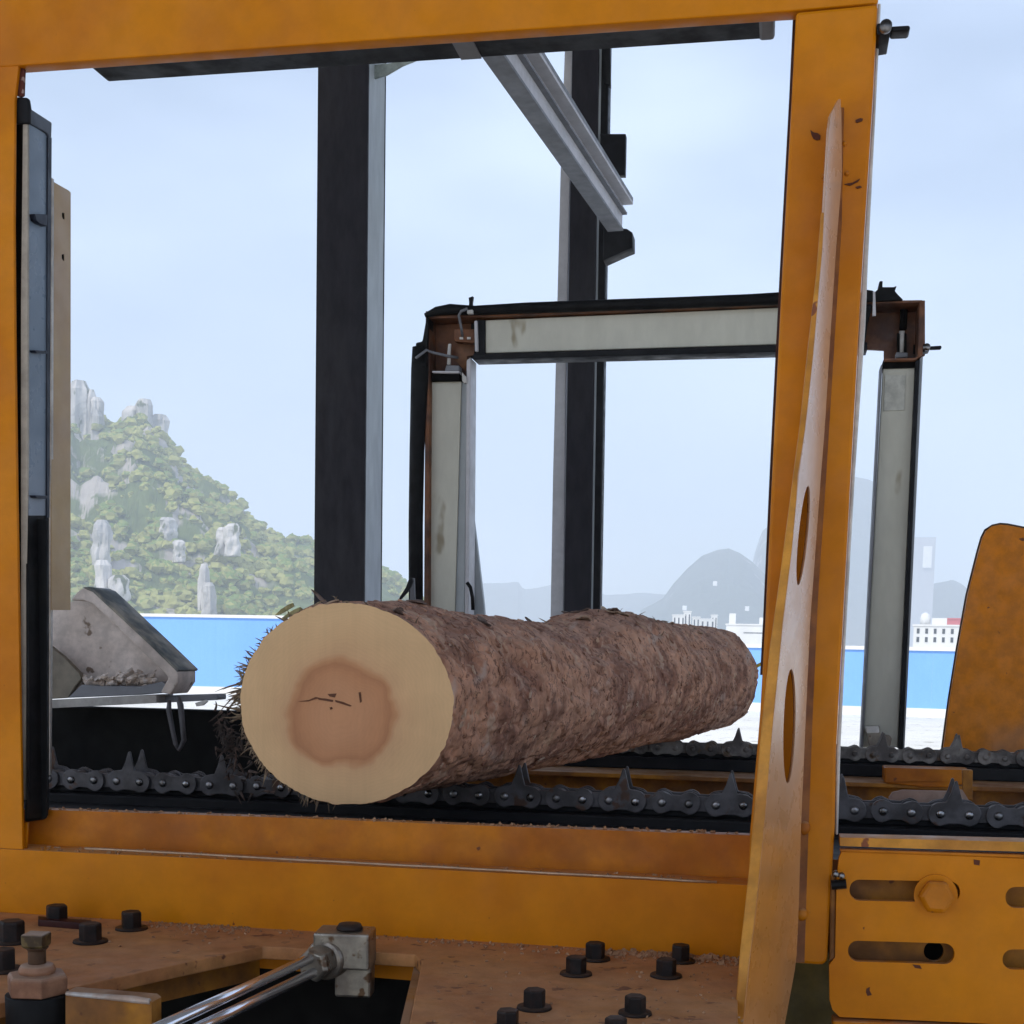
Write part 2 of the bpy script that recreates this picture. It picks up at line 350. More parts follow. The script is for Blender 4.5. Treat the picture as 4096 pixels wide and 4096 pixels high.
# ---- fences and buildings
def fence(px0, px1, base0, base1, topm, label, n):
    a = pZ(px0, base0, 0.0); b = pZ(px1, base1, 0.0); d = (b-a); L_ = d.length; d.normalize(); nrm = Vector((d.y, -d.x, 0))
    t = thing('blue_fence', label, 'fence', a); step = L_/n
    for i in range(n):
        bm = B(); c0 = a + d*(step*i+.001); c1 = a + d*(step*(i+1)-.001); m_ = 16; lo, hi = [], []
        for k in range(m_+1):
            p = c0.lerp(c1, k/m_) + nrm*(.0015 if (k % 2) else -.0015)
            lo.append(bm.verts.new(p + Vector((0, 0, .05)))); hi.append(bm.verts.new(p + Vector((0, 0, topm))))
        for k in range(m_): bm.faces.new((lo[k], lo[k+1], hi[k+1], hi[k]))
        bb = bmesh.ops.extrude_face_region(bm, geom=list(bm.faces))
        for v in bb['geom']:
            if isinstance(v, bmesh.types.BMVert): v.co -= nrm*.01
        obj('sheet_panel', bm, BLUEF, t)
    bm = B(); add_obox(bm, (a+b)/2 + Vector((0,0,topm+.05)), d*L_/2, nrm*.06, Vector((0,0,.05))); obj('top_rail', bm, WALLW, t)
    bm = B(); add_obox(bm, (a+b)/2 + Vector((0,0,.12)), d*L_/2, nrm*.09, Vector((0,0,.12))); obj('kerb', bm, WALLW, t)
    return t
fence(-600, 1900, 2742, 2800, 2.48, 'long pale blue sheet fence with white top rail left of the log', 10)
fence(2860, 4700, 2838, 2905, 1.82, 'low blue sheet fence behind the right gate leg and the log end', 8)

def building(px0, px1, ytop, D, dep, label, nwx=0, nwy=0, wcol=WALLW, floors=(.2, .8), extras=None, ybot=None, name='building'):
    a = pD(px0, ytop, D); b = pD(px1, ytop, D); top = (a.z+b.z)/2
    if ybot: bot = pD((px0+px1)/2, ybot, D).z
    else: bot = 0
    d = Vector((b.x-a.x, b.y-a.y, 0)); L_ = d.length; d.normalize(); nrm = Vector((-d.y, d.x, 0))
    a0 = Vector((a.x, a.y, bot)); t = thing(name, label, 'building', a0)
    bm = B(); c = a0 + d*L_/2 + nrm*dep/2 + Vector((0,0,(top-bot)/2)); add_obox(bm, c, d*L_/2, nrm*dep/2, Vector((0,0,(top-bot)/2))); obj('wall', bm, wcol, t)
    bm = B(); c = a0 + d*L_/2 + nrm*dep/2 + Vector((0,0,top-bot+.15)); add_obox(bm, c, d*(L_/2+.2), nrm*(dep/2+.2), Vector((0,0,.15))); obj('roof', bm, wcol, t)
    for j in range(nwy):
        for i in range(nwx):
            u = (i+.55)/nwx*L_; z = bot + (top-bot)*(floors[0] + (floors[1]-floors[0])*j/max(1, nwy-1))
            ww, wh = L_/nwx*.16, (top-bot)/nwy*.14 if not ybot else .8
            bm = B(); add_obox(bm, Vector((a0.x, a0.y, z)) + d*u - nrm*.04, d*ww, nrm*.06, Vector((0,0,wh))); obj('window', bm, WIN, t)
    if extras: extras(t, a0, d, nrm, L_, top)
    return t
def tanks(t, a0, d, nrm, L_, top):
    bm = B(); add_lathe(bm, Vector((a0.x, a0.y, top+.3)) + d*L_*.22 + nrm*2, [(.9, 0), (.9, 1.2), (.7, 1.8), (.3, 2.1), (.02, 2.2)]); obj('water_tank', bm, WALLW, t, True)
    bm = B(); add_obox(bm, Vector((a0.x, a0.y, top+.3+.6)) + d*L_*.5 + nrm*3, d*1.3, nrm*1.3, Vector((0,0,.6))); obj('stair_house', bm, WALLW, t)
building(3655, 3860, 2505, 260, 9, 'white two storey building with two rows of windows right of the gate', 6, 2, floors=(.62, .86), extras=tanks)
building(3778, 3900, 2478, 330, 10, 'pink red roofed block just behind the white building', 0, 0, wcol=ROOFR)
def bars(t, a0, d, nrm, L_, top):
    for u, w_, h in ((.08, .7, 2.2), (.5, .8, 1.4)):
        bm = B(); add_obox(bm, Vector((a0.x, a0.y, top+.3+h/2)) + d*L_*u + nrm*2, d*w_, nrm*1, Vector((0,0,h/2))); obj('stair_house', bm, WALLW, t)
    bm = B(); add_obox(bm, Vector((a0.x, a0.y, top-1.6)) + d*L_*.6 - nrm*.05, d*L_*.36, nrm*.06, Vector((0,0,.07))); obj('window_band', bm, WIN, t)
building(2905, 3200, 2502, 300, 10, 'white flat roofed building touching the end of the log', 0, 0, extras=bars)
def tower_bits(t, a0, d, nrm, L_, top):
    c = Vector((a0.x, a0.y, 0)) + d*L_*.66 - nrm*1.5
    bm = B(); add_obox(bm, c + Vector((0, 0, top-20)), d*L_*.20, nrm*1.4, Vector((0, 0, 11))); obj('pale_bay', bm, WALLW, t)
building(3655, 3744, 2150, 1500, 30, 'hazy grey tower block on the hill right of the gate', 0, 0, wcol=mat('grey_render', (.42, .43, .45), .8, bump=0), ybot=2600, extras=tower_bits)
towns = [(2690, 2740, 2462, 'long low white house left of the distant town'), (2735, 2765, 2448, 'small tall white house in the distant town'), (2770, 2800, 2470, 'tiny square white house mid town'),
         (2800, 2860, 2478, 'wide white shed nearest the log bark'), (2845, 2870, 2462, 'narrow white house right of the shed'), (2530, 2600, 2478, 'low white house behind the bark knot')]
for i, (a, b, y, lab) in enumerate(towns): building(a, b, y, 420 + 12*i, 8, lab, 3 if b-a > 40 else 2, 1, floors=(.8, .8), name='house')
for px, py, h_ in ((2740, 2423, 30), (2990, 2425, 40), (2935, 2460, 40), (2862, 2325, 26)):
    p = pD(px, py, 1250); 
    bm = B(); add_box(bm, p.x-2, p.x+1.5, p.y-3, p.y+3, p.z-4, p.z); o = obj('hillside_house', bm, WALLW)
    tag(o, {2740: 'white house on the hill foot above the town', 2990: 'right hand white house on the hazy hill slope', 2935: 'lowest white house on the hazy hill slope', 2862: 'highest white speck of a house on the domed hill'}[px], 'house')

# ============================================================ STEEL COLUMNS AND ROOF BEAM
YC = 6.0
t = thing('steel_column', 'steel column, shade and skylight in its dark and pale colours, behind the near end of the log', 'column', pY(1360, 3300, YC))
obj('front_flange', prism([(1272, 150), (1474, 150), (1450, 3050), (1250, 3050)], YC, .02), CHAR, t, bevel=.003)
a = pY(1474, 230, YC); 
bm = B(); x1 = pY(1462, 1500, YC).x; x0 = pY(1262, 1500, YC).x; zt = pY(1400, 150, YC).z
add_box(bm, x1-.012, x1, YC+.02, YC+.26, 0, zt); obj('side_plate', bm, PALE, t)  # paler colour stands in for skylight on this side
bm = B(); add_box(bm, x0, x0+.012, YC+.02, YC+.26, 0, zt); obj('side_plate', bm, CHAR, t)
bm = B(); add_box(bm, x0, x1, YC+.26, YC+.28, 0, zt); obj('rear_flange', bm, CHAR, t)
obj('gusset', prism([(1478, 262), (1665, 240), (1610, 262), (1545, 300), (1482, 318)], YC+.1, .012), mat('pale_green_gusset', (.32, .36, .33), .5, 0, bump=.1), t)
YD = 7.45
t = thing('steel_column', 'thinner steel column, shade in its dark front colour, carrying the sloping grey beam', 'column', pY(2300, 3300, YD))
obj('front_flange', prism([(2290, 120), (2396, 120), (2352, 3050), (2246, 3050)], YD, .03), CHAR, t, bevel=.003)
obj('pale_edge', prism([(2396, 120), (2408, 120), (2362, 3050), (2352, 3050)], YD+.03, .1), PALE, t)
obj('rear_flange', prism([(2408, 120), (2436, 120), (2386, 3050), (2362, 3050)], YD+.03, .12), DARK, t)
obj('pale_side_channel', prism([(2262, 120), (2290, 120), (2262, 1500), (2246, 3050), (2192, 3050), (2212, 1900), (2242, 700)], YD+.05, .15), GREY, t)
obj('bracket', prism([(2400, 535), (2503, 535), (2503, 545), (2500, 700), (2410, 700)], YD-.02, .05), DARK, t, bevel=.003)
obj('clamp_block', prism([(2420, 190), (2440, 190), (2440, 340), (2420, 330)], YD-.02, .05), DARK, t)
# horizontal beam running away from us, hung on the thin column
P0 = pY(2010, 215, 4.6); d = ray(3640, 2606); d.z = 0; d.normalize(); n = Vector((d.y, -d.x, 0)); n = n if n.x > 0 else -n
mpx = pxm(2010, 215, 4.6); Ps = P0 - d*1.2
zs = 4.6/ (YD-.1)
# length: stop under the column
tt = (YD-.88 - P0.y)/d.y; P1 = P0 + d*tt
wd = (P0 - pY(1915, 215, 4.6)).x * .93; hh = .115
t = thing('roof_beam', 'pale grey steel beam slanting down behind the black top bar', 'beam', P1)
def along(bm, off, hw, z0, z1, s=Ps, e=P1):
    c = (s+e)/2 + n*off; add_obox(bm, c + Vector((0,0,(z0+z1)/2)), d*((e-s).length/2), n*hw, Vector((0,0,(z1-z0)/2)))
bm = B(); along(bm, -wd/2, wd/2, 0, .012); obj('bottom_flange', bm, GREYD, t, bevel=.002)
bm = B(); along(bm, -.012, .006, .013, hh); obj('web', bm, GREY, t)
bm = B(); along(bm, .012, .03, hh, hh+.012); obj('upper_lip', bm, GREY, t)
bm = B(); along(bm, .004, .012, hh*.62, hh*.70); obj('stiffener', bm, GREYD, t)
bm = B(); along(bm, .03, .012, hh+.013, hh+.03); obj('upper_rail', bm, GREYD, t)
obj('end_bracket', prism([(2415, 905), (2508, 915), (2530, 930), (2530, 990), (2505, 1000), (2412, 1042)], YD-.3, .12), DARK, t, bevel=.003)
obj('end_plate', prism([(2440, 760), (2482, 752), (2480, 905), (2462, 900)], YD-.2, .02), GREY, t)

rf = thing('shading_roof', 'unseen flat roof added overhead to shade the machine', 'roof', (0, 2, 6))  # unseen roof added to darken the machine; the columns suggest a shed
bm = B(); add_box(bm, -9, 9, -3.5, 7.9, 6.6, 6.75); obj('shading_deck', bm, GREYD, rf)
# ============================================================ SCANNING GATE
YG = 5.0
t = thing('scanning_gate', 'brown portal with cream light panels standing astride the log', 'scanner gate', pY(2600, 3000, YG))
# left leg
obj('back_channel', prism([(1703, 1245), (1884, 1240), (1870, 2600), (1695, 2600)], YG+.10, .02), RUSTB, t)
obj('side_flange', prism([(1703, 1265), (1718, 1262), (1712, 2600), (1694, 2600)], YG, .10), RUSTB, t, bevel=.003)
obj('side_flange', prism([(1866, 1440), (1882, 1430), (1873, 2600), (1858, 2600)], YG, .10), GREY, t, bevel=.003)
lp = obj('light_panel', prism([(1727, 1527), (1845, 1525), (1815, 2600), (1715, 2600)], YG+.04, .03), CREAM, t, bevel=.003)
obj('panel_return', prism([(1847, 1530), (1866, 1534), (1856, 2600), (1817, 2600)], YG+.05, .03), PALE, t)
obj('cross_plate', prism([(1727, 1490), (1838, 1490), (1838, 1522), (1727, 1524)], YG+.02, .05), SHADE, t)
obj('cross_lip', prism([(1729, 1484), (1836, 1484), (1836, 1491), (1729, 1490)], YG+.0, .08), GREY, t)
bm = B(); add_tube(bm, [pY(1682, 1390, YG), pY(1680, 1480, YG), pY(1668, 1800, YG), pY(1663, 2100, YG), pY(1664, 2600, YG)], [.030, .033, .028, .027, .027], 16); obj('black_hose', bm, RUBBER, t, True)
obj('hose_boot', prism([(1662, 1370), (1688, 1365), (1706, 1262), (1714, 1270), (1706, 1450), (1652, 1460), (1662, 1420)], YG-.02, .08), RUBBER, t, bevel=.008)
obj('tie_tail', prism([(1650, 1448), (1668, 1442), (1700, 1455), (1700, 1462), (1662, 1468)], YG-.03, .02), RUBBER, t)
bm = B(); add_tube(bm, [pY(1664, 1432, YG-.06), pY(1706, 1400, YG-.03), pY(1722, 1408, YG-.02), pY(1800, 1426, YG), pY(1830, 1430, YG+.06)], .005, 6); obj('cable_tie', bm, GREYD, t, True)
# top bar
obj('back_channel', prism([(1884, 1262), (3462, 1174), (3462, 1402), (1884, 1432)], YG+.10, .02), DARK, t)
obj('top_flange', prism([(1715, 1262), (3560, 1178), (3560, 1200), (1715, 1275)], YG, .10), RUSTB, t, bevel=.002)
obj('bottom_flange', prism([(1893, 1415), (3470, 1368), (3470, 1398), (1890, 1438)], YG, .10), DARK, t, bevel=.003)
obj('light_panel', prism([(1942, 1281), (3400, 1218), (3400, 1368), (1942, 1412)], YG+.03, .03), CREAM, t, bevel=.003)
obj('end_block', prism([(1905, 1282), (1938, 1280), (1938, 1418), (1905, 1416)], YG+.02, .06), DARK, t)
obj('upright_flange', prism([(1897, 1284), (1907, 1282), (1910, 1402), (1900, 1404)], YG, .08), GREY, t)
pts = [(1700, 1262), (1745, 1245), (1800, 1238), (1850, 1240), (1900, 1242), (2100, 1232), (2400, 1222), (2700, 1212), (3000, 1200), (3200, 1190), (3420, 1180)]
bm = B(); add_tube(bm, [pY(x, y, YG-.01) for x, y in pts], [.008, .016, .02, .018, .017, .019, .02, .02, .02, .022, .025], 14); obj('black_hose', bm, RUBBER, t, True)
obj('knob_post', prism([(1873, 1240), (1876, 1212), (1874, 1190), (1892, 1184), (1888, 1212), (1891, 1242)], YG-.02, .02), RUBBER, t, bevel=.002)
obj('buckle', prism([(1868, 1240), (1890, 1238), (1890, 1254), (1868, 1255)], YG-.05, .02), WHITE, t, bevel=.002)
bm = B(); add_tube(bm, [pY(1870, 1234, YG-.05), pY(1845, 1245, YG-.05), pY(1835, 1262, YG-.03), pY(1843, 1300, YG-.01), pY(1850, 1345, YG+.03)], .005, 6); obj('cable_tie', bm, GREYD, t, True)
# left corner fittings
bx = obj('corner_box', prism([(1815, 1318), (1830, 1314), (1897, 1316), (1902, 1368), (1890, 1372), (1816, 1364)], YG+.04, .04), RUSTB, t, bevel=.004)
for x in (1838, 1868): obj('tag_plate', prism([(x, 1348), (x+14, 1348), (x+14, 1357), (x, 1357)], YG+.035, .004), WHITE, bx)
obj('bright_rod', prism([(1793, 1376), (1803, 1375), (1801, 1422), (1788, 1422)], YG+.05, .012), WHITE, t)
obj('bright_rod', prism([(1790, 1432), (1801, 1432), (1801, 1458), (1788, 1457)], YG+.05, .012), WHITE, t)
obj('rod_foot', prism([(1785, 1460), (1836, 1462), (1836, 1484), (1778, 1484)], YG+.03, .05), GREYD, t, bevel=.003)
obj('copper_plate', prism([(1818, 1372), (1900, 1375), (1895, 1420), (1868, 1425), (1868, 1490), (1818, 1440)], YG+.09, .008), mat('orange_brown_plate', (.22, .09, .03), .5, 0, (.14, .05, .02), 9), t)
obj('latch', prism([(1848, 1488), (1856, 1500), (1864, 1506), (1866, 1530), (1856, 1532), (1849, 1524)], YG-.01, .02), WHITE, t)
# right corner and leg
obj('corner_box', prism([(3464, 1202), (3700, 1202), (3700, 1420), (3668, 1436), (3536, 1438), (3536, 1400), (3462, 1396)], YG+.14, .02), RUSTB, t)
obj('top_flange', prism([(3464, 1202), (3690, 1200), (3692, 1210), (3464, 1214)], YG, .14), RUSTB, t, bevel=.002)
obj('side_flange', prism([(3678, 1206), (3688, 1202), (3700, 1240), (3690, 1420), (3672, 1432)], YG, .14), RUSTB, t, bevel=.003)
obj('cross_lip', prism([(3538, 1434), (3660, 1432), (3672, 1424), (3672, 1431), (3660, 1440), (3538, 1441)], YG, .14), RUSTB, t)
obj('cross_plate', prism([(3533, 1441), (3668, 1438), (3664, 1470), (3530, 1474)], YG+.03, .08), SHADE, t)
obj('light_panel', prism([(3532, 1474), (3662, 1470), (3590, 2990), (3452, 2990)], YG+.04, .03), CREAM, t, bevel=.003, label='longest cream light panel, on the right leg')
obj('side_flange', prism([(3523, 1460), (3530, 1458), (3452, 2998), (3442, 2998)], YG, .10), GREYD, t, bevel=.002)
obj('side_flange', prism([(3663, 1440), (3680, 1438), (3612, 2998), (3594, 2998)], YG, .10), DARK, t, bevel=.003)
obj('outer_trim', prism([(3680, 1436), (3692, 1425), (3618, 2998), (3612, 2998)], YG+.02, .10), PALE, t)
obj('inspection_cover', prism([(3540, 1500), (3622, 1500), (3618, 1640), (3534, 1644)], YG+.036, .003), mat('cover_sheet', (.55, .54, .47), .5, 0, bump=.05), t, bevel=.001)
bm = B(); add_tube(bm, [pY(3617, 1210, YG+.1), pY(3612, 1318, YG+.1)], .013, 8); obj('strut', bm, SHADE, t)
bm = B(); add_tube(bm, [pY(3608, 1325, YG+.08), pY(3604, 1410, YG+.08)], .010, 10); obj('bright_rod', bm, WHITE, t, True)
for x in (3590, 3618): obj('rod_guard', prism([(x, 1330), (x+9, 1335), (x+9, 1420), (x, 1415)], YG+.07, .03), SHADE, t)
obj('rod_foot', prism([(3584, 1408), (3632, 1410), (3632, 1428), (3584, 1430)], YG+.06, .05), GREYD, t, bevel=.003)
pts = [(3455, 1178), (3480, 1172), (3500, 1168), (3520, 1152), (3560, 1146), (3580, 1150), (3600, 1175), (3612, 1198), (3460, 1202)]
obj('black_hose', prism([(3440, 1172), (3462, 1158), (3490, 1162), (3500, 1168), (3518, 1150), (3516, 1130), (3520, 1124), (3531, 1124), (3530, 1148), (3575, 1148), (3587, 1143), (3578, 1162), (3592, 1178), (3612, 1198), (3440, 1206)], YG-.02, .08), RUBBER, t, bevel=.01)
obj('cable_tie', prism([(3492, 1166), (3501, 1166), (3504, 1262), (3490, 1264), (3492, 1200)], YG-.035, .008), GREY, t)
obj('hose_bundle', prism([(3440, 1215), (3490, 1218), (3478, 1270), (3470, 1300), (3466, 1340), (3455, 1370), (3445, 1395), (3435, 1395)], YG-.01, .06), RUBBER, t, bevel=.006)
obj('slot_cover', prism([(3654, 1378), (3665, 1378), (3662, 1416), (3652, 1414)], YG+.13, .008), SHADE, t)
# clamp on the right corner (separate handle)
def clamp(px, py, Y, s, label):
    r = thing('clamp_handle', label, 'clamp', pY(px, py, Y))
    P = lambda u, v: (px+u*s, py+v*s)
    obj('clamp_body', prism([P(0, -12), P(30, -16), P(36, 2), P(34, 14), P(10, 18), P(0, 16)], Y, .05*s), DARK, r, bevel=.004)
    bm = B(); q = pY(*P(22, 0), Y-.01); add_lathe(bm, q, [(.006*s*Y/2.3, 0), (.006*s*Y/2.3, .01)], 16, (0, -1, 0)); obj('screw_head', bm, SHINY, r, True)
    obj('lever', prism([P(34, -6), P(86, -9), P(86, 4), P(80, 6), P(36, 8)], Y+.01, .02*s), DARK, r, bevel=.004)
    return r
clamp(3685, 1390, YG+.02, .95, 'small black clamp lever on the right corner of the scanning gate')
# foot and pale tapered stay at left leg
obj('stay', prism([(1876, 1990), (1882, 1990), (1906, 2180), (1934, 2420), (1945, 2600), (1868, 2600)], YG+.12, .03), PALE, t)
bm = B(); add_tube(bm, [pY(1868, 2330, YG-.03), pY(1882, 2350, YG-.03), pY(1890, 2390, YG-.03), pY(1892, 2440, YG-.03)], .007, 8); obj('cable_loop', bm, RUBBER, t, True)
obj('foot_clamp', prism([(3465, 2905), (3520, 2905), (3524, 2938), (3560, 2942), (3568, 2955), (3560, 2990), (3478, 2990), (3468, 2935)], YG-.04, .05), ZINC, t, bevel=.006)
obj('bright_bracket', prism([(3462, 2905), (3515, 2903), (3518, 2932), (3466, 2934)], YG-.06, .02), WHITE, t, bevel=.005)
# little bent wire clip standing on the log behind the leg
obj('wire_clip', prism([(1588, 2410), (1600, 2385), (1622, 2350), (1634, 2318), (1640, 2310), (1648, 2312), (1650, 2325), (1642, 2345), (1628, 2368), (1606, 2392)], YG-.3, .02), DARK, t, bevel=.003)
obj('clip_plate', prism([(1641, 2312), (1654, 2312), (1658, 2420), (1640, 2420)], YG-.25, .02), GREYD, t)

# ============================================================ LOG
YF = 2.3
YL0, YL1 = 2.5, 4.95
c0 = pY(1381, 2818, YL0); c1 = pY(2834, 2716, YL1)
m0 = pxm(1381, 2818, YL0); m1 = pxm(2812, 2716, YL1)
rx0, rz0 = 426*m0, (pY(1381, 2415, YL0)-pY(1381, 3221, YL0)).z/2
rx1, rz1 = 212*m1, (pY(2812, 2508, YL1)-pY(2812, 2926, YL1)).z/2
log = thing('log', 'thick debarked pine log lying across the chains, pale cut end towards us', 'log', c0)
# local relief: (t along, angle deg, amplitude m, sigma t, sigma angle)
LUMPS = [(.50, 90, .016, .03, 40), (.56, 88, .018, .05, 34), (.63, 85, .018, .05, 34), (.36, 92, -.022, .09, 45), (.08, 90, .006, .05, 25), (.86, 92, -.006, .05, 40),
         (.14, 28, -.012, .012, 7), (.16, 22, -.014, .010, 6), (.12, 36, -.01, .012, 6), (.18, 30, .008, .012, 8), (.10, 24, .008, .012, 6), (.5, -25, -.016, .012, 7), (.49, -32, -.012, .02, 6), (.72, 40, -.012, .02, 4), (.40, 45, -.012, .02, 3), (.58, 50, -.012, .015, 3), (.8, 12, -.01, .012, 7), (.9, 20, .008, .012, 8), (.9, -5, .008, .02, 8), (.3, -10, .007, .03, 10), (.66, -5, .009, .02, 12)]
def lr(t, a):
    q = Vector((math.cos(a)*2.2, math.sin(a)*2.2, t*9))
    n1 = noise.fractal(q*.9 + Vector((5, 0, 0)), 1., 2., 3)*.006
    n2 = noise.fractal(Vector((math.cos(a)*5, math.sin(a)*5, t*26)), 1., 2.1, 5)*.0042
    rg = abs(noise.noise(Vector((math.cos(a)*4.5, math.sin(a)*4.5, t*40+7))))
    n3 = -max(0, .10-rg)*.035
    pl = noise.fractal(Vector((math.cos(a)*3.1+9, math.sin(a)*3.1, t*15+3)), 1., 2.1, 4); pf = pl*7-math.floor(pl*7); n4 = (min(1, pf/.18) if pf < .5 else 1)*.0045*min(1, abs(pl)*4)
    v = n1*1.5+n2*.75+n3*1.6+n4-.003
    for (tt_, aa, amp, st, sa) in LUMPS:
        da = (math.degrees(a)-aa+180) % 360 - 180
        e = ((t-tt_)/st)**2 + (da/sa)**2
        if e < 9: v += amp*math.exp(-e*.5)*(1.35 if st < .025 else 1)
    return v
NA, NL = 320, 520
bm = B(); rings = []; rim = []
for j in range(NL+1):
    t_ = (j/NL)**1.35; ring = []
    c = c0.lerp(c1, t_); rx = rx0+(rx1-rx0)*t_; rz = rz0+(rz1-rz0)*t_
    k = 1.0; dy = 0
    if t_ > .965: u = (t_-.965)/.035; k = 1-.10*u*u
    for i in range(NA):
        a = 2*math.pi*i/NA; dr = lr(t_, a)
        if j == 0: dr = max(-.0016, min(.0016, dr*.3))
        elif j < 14: f_ = (j/14.); dr = dr*f_ + dr*.5*(1-f_)
        ring.append(bm.verts.new((c.x+math.cos(a)*(rx*k+dr), c.y, c.z+math.sin(a)*(rz*k+dr))))
    rings.append(ring)
rim = [v.co.copy() for v in rings[0]]; frim = [v.co.copy() for v in rings[-1]]
for j in range(NL):
    for i in range(NA): bm.faces.new((rings[j][i], rings[j][(i+1)%NA], rings[j+1][(i+1)%NA], rings[j+1][i]))
BARK = mat('dusty_pine_bark', (.56, .30, .19), .85, 0, (.30, .145, .095), 9, (.42, .62), (.60, .39, .25), 22, (.62, .74), .75, 38, (.46, .29, .22), .5, grain=.14)
MB = MATS['dusty_pine_bark']; 
for nd in MB.node_tree.nodes:
    if nd.type == 'BUMP': nd.inputs['Distance'].default_value = .006
# dark cuts and a reddish torn patch
N = MB.node_tree.nodes; L = MB.node_tree.links; pb = N['Principled BSDF']; src = pb.inputs['Base Color'].links[0].from_socket
g_ = N.new('ShaderNodeNewGeometry'); mpp = N.new('ShaderNodeMapping'); mpp.inputs['Scale'].default_value = (60, 6, 16); mpp.inputs['Rotation'].default_value = (0, 0, .45)
L.new(g_.outputs['Position'], mpp.inputs[0]); vn = N.new('ShaderNodeTexNoise'); vn.inputs['Scale'].default_value = .5; vn.inputs['Detail'].default_value = 5; L.new(mpp.outputs[0], vn.inputs['Vector'])
mr = N.new('ShaderNodeMapRange'); mr.inputs['From Min'].default_value = .62; mr.inputs['From Max'].default_value = .70; L.new(vn.outputs['Fac'], mr.inputs['Value'])
mxx = N.new('ShaderNodeMix'); mxx.data_type = 'RGBA'; L.new(mr.outputs[0], mxx.inputs['Factor']); L.new(src, mxx.inputs['A']); mxx.inputs['B'].default_value = (.48, .34, .27, 1)
vn2 = N.new('ShaderNodeTexNoise'); vn2.inputs['Scale'].default_value = 9; vn2.inputs['Detail'].default_value = 6; vn2.inputs['Roughness'].default_value = .7; L.new(g_.outputs['Position'], vn2.inputs['Vector'])
mr2 = N.new('ShaderNodeMapRange'); mr2.inputs['From Min'].default_value = .66; mr2.inputs['From Max'].default_value = .72; L.new(vn2.outputs['Fac'], mr2.inputs['Value'])
mx3 = N.new('ShaderNodeMix'); mx3.data_type = 'RGBA'; L.new(mr2.outputs[0], mx3.inputs['Factor']); L.new(mxx.outputs['Result'], mx3.inputs['A']); mx3.inputs['B'].default_value = (.09, .03, .02, 1)
L.new(mx3.outputs['Result'], pb.inputs['Base Color'])
obj('bark', bm, MB, log, True)
vor = N.new('ShaderNodeTexNoise'); vor.inputs['Scale'].default_value = 1.0; vor.inputs['Detail'].default_value = 6; vor.inputs['Roughness'].default_value = .6
mpv = N.new('ShaderNodeMapping'); mpv.inputs['Scale'].default_value = (11, 20, 11); mpv.inputs['Rotation'].default_value = (0, 0, .14); L.new(g_.outputs['Position'], mpv.inputs[0]); L.new(mpv.outputs[0], vor.inputs['Vector'])
sb = N.new('ShaderNodeMath'); sb.operation = 'SUBTRACT'; L.new(vor.outputs['Fac'], sb.inputs[0]); sb.inputs[1].default_value = .5
ab = N.new('ShaderNodeMath'); ab.operation = 'ABSOLUTE'; L.new(sb.outputs[0], ab.inputs[0])
mrc = N.new('ShaderNodeMapRange'); mrc.inputs['From Min'].default_value = .004; mrc.inputs['From Max'].default_value = .018; mrc.inputs['To Min'].default_value = .75; mrc.inputs['To Max'].default_value = 0; L.new(ab.outputs[0], mrc.inputs['Value'])
mxc = N.new('ShaderNodeMix'); mxc.data_type = 'RGBA'; L.new(mrc.outputs[0], mxc.inputs['Factor']); L.new(mx3.outputs['Result'], mxc.inputs['A']); mxc.inputs['B'].default_value = (.10, .05, .038, 1)
mrl = N.new('ShaderNodeMapRange'); mrl.inputs['From Min'].default_value = .60; mrl.inputs['From Max'].default_value = .64; mrl.inputs['To Max'].default_value = .7; L.new(vor.outputs['Fac'], mrl.inputs['Value'])
mxl = N.new('ShaderNodeMix'); mxl.data_type = 'RGBA'; L.new(mrl.outputs[0], mxl.inputs['Factor']); L.new(mxc.outputs['Result'], mxl.inputs['A']); mxl.inputs['B'].default_value = (.52, .36, .26, 1)
L.new(mxl.outputs['Result'], pb.inputs['Base Color'])
# cut faces
WOOD = bpy.data.materials.new('fresh_cut_wood'); WOOD.use_nodes = True; N = WOOD.node_tree.nodes; L = WOOD.node_tree.links; pb = N['Principled BSDF']; pb.inputs['Roughness'].default_value = .75
tcn = N.new('ShaderNodeTexCoord'); nzz = N.new('ShaderNodeTexNoise'); nzz.inputs['Scale'].default_value = 9; nzz.inputs['Detail'].default_value = 3; L.new(tcn.outputs['Object'], nzz.inputs['Vector'])
va = N.new('ShaderNodeVectorMath'); va.operation = 'SCALE'; va.inputs['Scale'].default_value = .075; L.new(nzz.outputs['Color'], va.inputs[0])
vb = N.new('ShaderNodeVectorMath'); vb.operation = 'ADD'; L.new(tcn.outputs['Object'], vb.inputs[0]); L.new(va.outputs[0], vb.inputs[1])
mm_ = N.new('ShaderNodeMapping'); mm_.inputs['Location'].default_value = (-.030, -.02, -.022); mm_.inputs['Scale'].default_value = (.92, 0, .98); L.new(vb.outputs[0], mm_.inputs['Vector'])
ln = N.new('ShaderNodeVectorMath'); ln.operation = 'LENGTH'; L.new(mm_.outputs[0], ln.inputs[0])
rp = N.new('ShaderNodeValToRGB'); L.new(ln.outputs['Value'], rp.inputs[0]); e = rp.color_ramp.elements
SAPW, HRT = (.64, .41, .205, 1), (.54, .26, .12, 1)
e[0].position = 0; e[0].color = HRT; e[1].position = .19; e[1].color = SAPW
for ps, cc in ((.04, (.53, .255, .12, 1)), (.076, (.49, .225, .10, 1)), (.090, (.42, .185, .08, 1)), (.098, (.50, .245, .11, 1)), (.108, (.59, .35, .175, 1)), (.14, (.62, .385, .19, 1))):
    x = e.new(ps); x.color = cc
wv = N.new('ShaderNodeMath'); wv.operation = 'MULTIPLY'; L.new(ln.outputs['Value'], wv.inputs[0]); wv.inputs[1].default_value = 950
